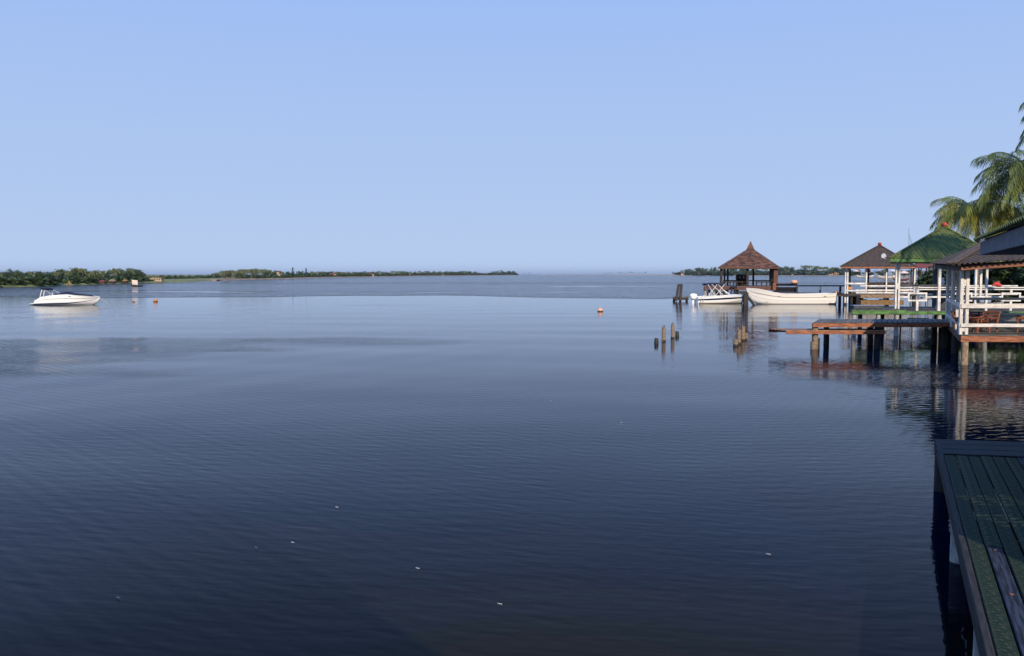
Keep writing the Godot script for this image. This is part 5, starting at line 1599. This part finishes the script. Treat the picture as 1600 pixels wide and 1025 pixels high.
func far_buildings() -> void:
	var p := at(244, 441, 312)
	hut("long_house", Vector3(p.x, .4, p.z), 4.3, 2.5, 1.25, .3, M.cream_wall, M.thatch, "long low cream house by the water right of the left palm grove", 5, "house")
	p = at(437, 436, 545)
	hut("tower_house", Vector3(p.x, .4, p.z), 2.6, 2.4, 3.9, .6, M.cream_wall, M.roof_red, "small pale two-storey house at the left of the dark trees on the opposite shore", 2, "house")
	p = at(176, 444, 262)
	hut("beach_hut", Vector3(p.x, .3, p.z), 1.7, 1.4, .55, .65, M.dark_gap, M.tan_wood, "small hut with a pale hipped roof under the left palm grove", 2)
	p = at(160, 444.5, 256)
	hut("beach_hut", Vector3(p.x, .3, p.z), 1.5, 1.3, .5, .5, M.brown_wood, M.roof_red, "small reddish hut under the left palm grove, left of the pale-roofed one", 2)
	p = at(196, 443, 270)
	hut("beach_hut", Vector3(p.x, .3, p.z), 1.4, 1.2, .6, .45, M.dark_wood, M.thatch, "dark hut with a straw roof just left of the square-sailed canoe", 2)
	p = at(108, 446, 232)
	var t := thing("straw_hut", Vector3(p.x, .3, p.z), "pointed orange straw hut on the bank above the moored speedboat", "hut")
	part(t, "straw_roof", lathe_mesh([Vector2(0, 0), Vector2(.95, 0), Vector2(.55, .28), Vector2(.22, .55), Vector2(.12, .95), Vector2(0, 1.0)], 10), M.thatch, Transform3D(Basis(), Vector3(p.x, .3, p.z)))
	part(t, "doorway", box_mesh(.35, .3, .3, .01), M.dark_gap, Transform3D(Basis(), Vector3(p.x + .1, .42, p.z + .66)))
	# red-roofed shelter on the right beach
	p = at(1452, 440, 150)
	var o := thing("red_roofed_shelter", Vector3(p.x, 1, p.z), "beach shelter with a red hip roof behind the green-roofed pavilion", "shelter")
	var e0 := at(1424, 419, 148)
	var e1 := at(1482, 419, 148)
	var back := Vector3(1.6, 0, -5)
	var r0 := e0.lerp(e1, .28) + back * .5 + Vector3(0, 1.25, 0)
	var r1 := e0.lerp(e1, .72) + back * .5 + Vector3(0, 1.25, 0)
	roof_sheet(o, e0, e1, r0, r1, .3, .02, M.roof_red)
	roof_sheet(o, e1 + back, e0 + back, r1, r0, .3, .02, M.roof_red)
	roof_sheet(o, e0 + back, e0, r0, r0, .3, .02, M.roof_red)
	roof_sheet(o, e1, e1 + back, r1, r1, .3, .02, M.roof_red)
	for k in 5:
		var q := e0.lerp(e1, .08 + .21 * k)
		post(o, "post", Vector3(q.x, .9, q.z - .3), q.y, .16, M.brown_wood)
		post(o, "post", Vector3(q.x + back.x, .9, q.z + back.z + .3), q.y, .16, M.brown_wood)
	beam(o, "rail", Vector3(e0.x + .4, 1.9, e0.z - .2), Vector3(e1.x - .4, 1.9, e1.z - .2), .08, .14, M.brown_wood)
	for k in 9:
		var q := e0.lerp(e1, .06 + .11 * k)
		beam(o, "baluster", Vector3(q.x, 1.0, q.z - .15), Vector3(q.x, 1.85, q.z - .15), .12, .05, M.white_plain)
	beam(o, "floor_slab", Vector3(e0.x, .92, e0.z - 2.5), Vector3(e1.x + 1, .92, e1.z - 2.5), 5.2, .16, M.cream_wall)
	# beach umbrellas and pulled-up boats along the right beach
	var um := [[1338, 424, 420, "cream", "pale thatch umbrella, leftmost on the right beach below the brown roof"], [1369, 423.5, 380, "blue", "pale blue and white beach umbrella between two posts of the brown-roofed pavilion"], [1394, 424, 330, "white", "white beach umbrella just left of the green pavilion's corner post"], [1412, 427, 260, "cream", "cream beach umbrella right of the green pavilion's corner post"]]
	for u in um:
		var q := at(u[0], u[1], u[2])
		var ub := thing("beach_umbrella", Vector3(q.x, 1.2, q.z), u[4], "umbrella")
		part(ub, "canopy", lathe_mesh([Vector2(1.5, 0), Vector2(1.1, .3), Vector2(.5, .6), Vector2(0, .75)], 10), {"cream": M.sail, "blue": M.blue_box, "white": M.white_plain}[u[3]], Transform3D(Basis(), q))
		pole(ub, "pole", Vector3(q.x, 1.0, q.z), q + Vector3(0, .7, 0), .06, .06, M.tan_wood, 6)
	for c in [[1352, 430.5, 430, "white", "white fishing canoe drawn up on the right beach, left of the others"], [1386, 431.5, 400, "white", "white canoe on the right beach behind the brown pavilion's third post"], [1408, 436, 250, "brown", "brown canoe on the right beach just past the green pavilion's corner post"], [1425, 440, 165, "white", "pale boat lying on the sand in front of the red-roofed shelter"]]:
		var q := at(c[0], c[1], c[2])
		var b := thing("beached_canoe", Vector3(q.x, 1.0, q.z), c[4], "boat")
		var k: float = c[2] / 300.0
		var xf := Transform3D(Basis(Vector3.UP, .3).scaled(Vector3(k, k, k) * 1.4), Vector3(q.x, 1.05, q.z))
		part(b, "hull", loft(hull_rows([[-2.4, .35, .5, .75, .02, .05], [-1.6, .02, .2, .5, .25, .38], [0.0, -.02, .15, .42, .4, .55], [1.6, .02, .2, .5, .25, .38], [2.4, .35, .5, .72, .02, .05]])), M.white_plain if c[3] == "white" else M.brown_wood, xf)
		for x in [-1.0, 0.0, 1.0]: part(b, "thwart", box_mesh(.2, .05, .8, .01), M.tan_wood, xf * Transform3D(Basis(), Vector3(x, .4, 0)))
	for c in [[1066, 429.6], [1082, 429.4], [1092, 429.8], [1237, 429.3], [1262, 429.8], [1276, 430], [1297, 429.5], [1306, 430]]:
		var q := at(c[0], c[1], 1440)
		hut("shore_hut", Vector3(q.x, 1.0, q.z), rng.randf_range(4, 8), 4, 2.6, 1.6, M.cream_wall if rng.randf() < .6 else M.tan_wood, M.thatch if rng.randf() < .5 else M.roof_red, {1066: "tiny far hut nearest the left tip of the wooded right shore", 1082: "tiny far hut on the right shore, second from its left tip", 1092: "tiny far hut on the right shore, third from its left tip, left of the gazebo", 1237: "tiny far hut just right of the gazebo roof's corner", 1262: "tiny far hut on the beach under the highest trees right of the gazebo", 1276: "tiny far hut on the beach right of the highest trees", 1297: "tiny far hut left of the brown-roofed pavilion's eave corner", 1306: "tiny far hut touching the brown-roofed pavilion's eave corner"}[c[0]], 2)
	for c in [520, 580, 640, 690]:
		var d := shore_distance((c - 800) / LENS) * 1.015
		hut("shore_hut", Vector3((c - 800) / LENS * d, .5, -d), 6, 3, 2.2, 1.0, M.cream_wall, M.roof_red, {520: "tiny pale house right of the dark conifers at the water's edge", 580: "tiny pale house under the long treeline, second from the conifers", 640: "tiny pale house midway along the long treeline", 690: "tiny pale house near the far end of the long treeline"}[c], 3, "house")

func terrace() -> void:
	# the terrace behind the camera: its roof shades the shallows at the lower left
	var o := thing("viewing_terrace", Vector3(0, 0, 5), "timber terrace with a roof behind the viewpoint", "building")
	planks(o, Vector3(-7, 1.3, .7), Vector3(5, 1.3, .7), Vector3(-7, 1.3, 8), Vector3(5, 1.3, 8), 30, .015, .05, [M.floor_wood0, M.floor_wood1])
	for x in [-7.0, -3.0, 1.0, 5.0]:
		for z in [.8, 7.8]: pile(o, x, -z, 1.25, .12, M.pile_black)
	var st := new_st()
	var edge := [Vector3(-3.2, 5.0, -3.2), Vector3(.64, 5.0, 2.4), Vector3(2.0, 5.0, 4.4), Vector3(2.0, 5.0, 8.2), Vector3(-10, 5.0, 8.2), Vector3(-10, 5.0, -3.2)]
	for i in range(1, 5):
		for y in [0.0, .12]: tri(st, edge[0] + Vector3(0, y, 0), edge[i] + Vector3(0, y, 0), edge[i + 1] + Vector3(0, y, 0), Vector3(-3, 5.06, 3))
	for i in 6: quad(st, edge[i], edge[(i + 1) % 6], edge[(i + 1) % 6] + Vector3(0, .12, 0), edge[i] + Vector3(0, .12, 0), Vector3(-3, 5.06, 3))
	part(o, "roof", done(st), M.roof_brown)
	for p in [[-3.3, -2.9], [-9.7, -2.9], [-9.7, 7.9], [1.7, 7.9], [1.6, 4.5]]: post(o, "post", Vector3(p[0], -.6, p[1]), 4.99, .16, M.white_paint)

func _ready() -> void:
	rng.seed = 2024
	# camera
	var cam := Camera3D.new()
	cam.name = "camera"
	cam.position = Vector3(0, EYE, 0)
	cam.rotation.x = -atan(DROP / LENS)
	cam.fov = rad_to_deg(2.0 * atan(512.5 / LENS))
	cam.near = 0.1
	cam.far = 12000.0
	add_child(cam)
	cam.current = true
	# sky, exposure
	var env := Environment.new()
	env.background_mode = Environment.BG_SKY
	var sm := ProceduralSkyMaterial.new()
	sm.sky_top_color = Color(.02, .27, 1.0).linear_to_srgb()
	sm.sky_horizon_color = Color(.475, .61, .85).linear_to_srgb()
	sm.sky_curve = 0.6
	sm.ground_bottom_color = Color(.10, .13, .18)
	sm.ground_horizon_color = Color(.5, .58, .7)
	sm.sun_angle_max = 1.0
	var sky := Sky.new()
	sky.sky_material = sm
	env.sky = sky
	env.tonemap_mode = Environment.TONE_MAPPER_LINEAR
	env.tonemap_exposure = 1.0
	env.sdfgi_enabled = true
	env.ssao_enabled = true
	env.ssil_enabled = true
	env.fog_enabled = true
	env.fog_density = 0.00004
	env.fog_light_color = Color(.72, .80, .94)
	var we := WorldEnvironment.new()
	we.name = "world"
	we.environment = env
	add_child(we)
	# low sun behind the viewer, slightly to the right
	var sun := DirectionalLight3D.new()
	sun.name = "sun"
	sun.light_color = Color(1.0, .93, .83)
	sun.light_energy = 1.5
	sun.light_angular_distance = 0.5
	sun.shadow_enabled = true
	add_child(sun)
	sun.look_at_from_position(Vector3(.153, .53, 1.0) * 50.0, Vector3.ZERO)

	make_materials()
	make_water()
	# land
	var pts: Array = []
	for p in left_shore: pts.append(Vector2(p[0], -p[1]))
	pts.append(Vector2(-1200, -2300)); pts.append(Vector2(-1500, -900)); pts.append(Vector2(-420, -170))
	flat_land("left_shore", pts, -.4, .45, M.grassland, "low green land of the opposite shore on the left")
	var strip: Array = []
	for k in range(8, 18): strip.append(Vector2(left_shore[k][0] + 3.0, -left_shore[k][1]))
	for k in range(17, 7, -1): strip.append(Vector2(left_shore[k][0] - 6.0, -left_shore[k][1] - 4.0))
	flat_land("left_beach", strip, -.4, .62, M.beach, "reddish tan strip of beach below the palms of the opposite shore")
	flat_land("right_shore", [Vector2(24, -14), Vector2(28, -38), Vector2(33, -58), Vector2(47, -90), Vector2(70, -150), Vector2(130, -300), Vector2(190, -460), Vector2(380, -950), Vector2(510, -1330), Vector2(270, -1500), Vector2(290, -1900), Vector2(1500, -2200), Vector2(1400, -600), Vector2(200, -14)], -.4, .55, M.sand, "sandy land along the right shore")
	flat_land("sand_spit", [Vector2(60, -2250), Vector2(150, -2230), Vector2(250, -2150), Vector2(420, -2100), Vector2(520, -2300), Vector2(300, -2450), Vector2(80, -2320)], -.4, .9, M.sand, "pale sand spit at the river mouth on the horizon")
	near_dock()
	bar_building()
	near_pavilion()
	green_pavilion()
	jetty()
	brown_pavilion()
	walkway()
	gazebo()
	old_posts()
	speedboat()
	motorboat()
	longboat()
	small_floats()
	far_buildings()
	terrace()
	near_palms()
	shore_trees()
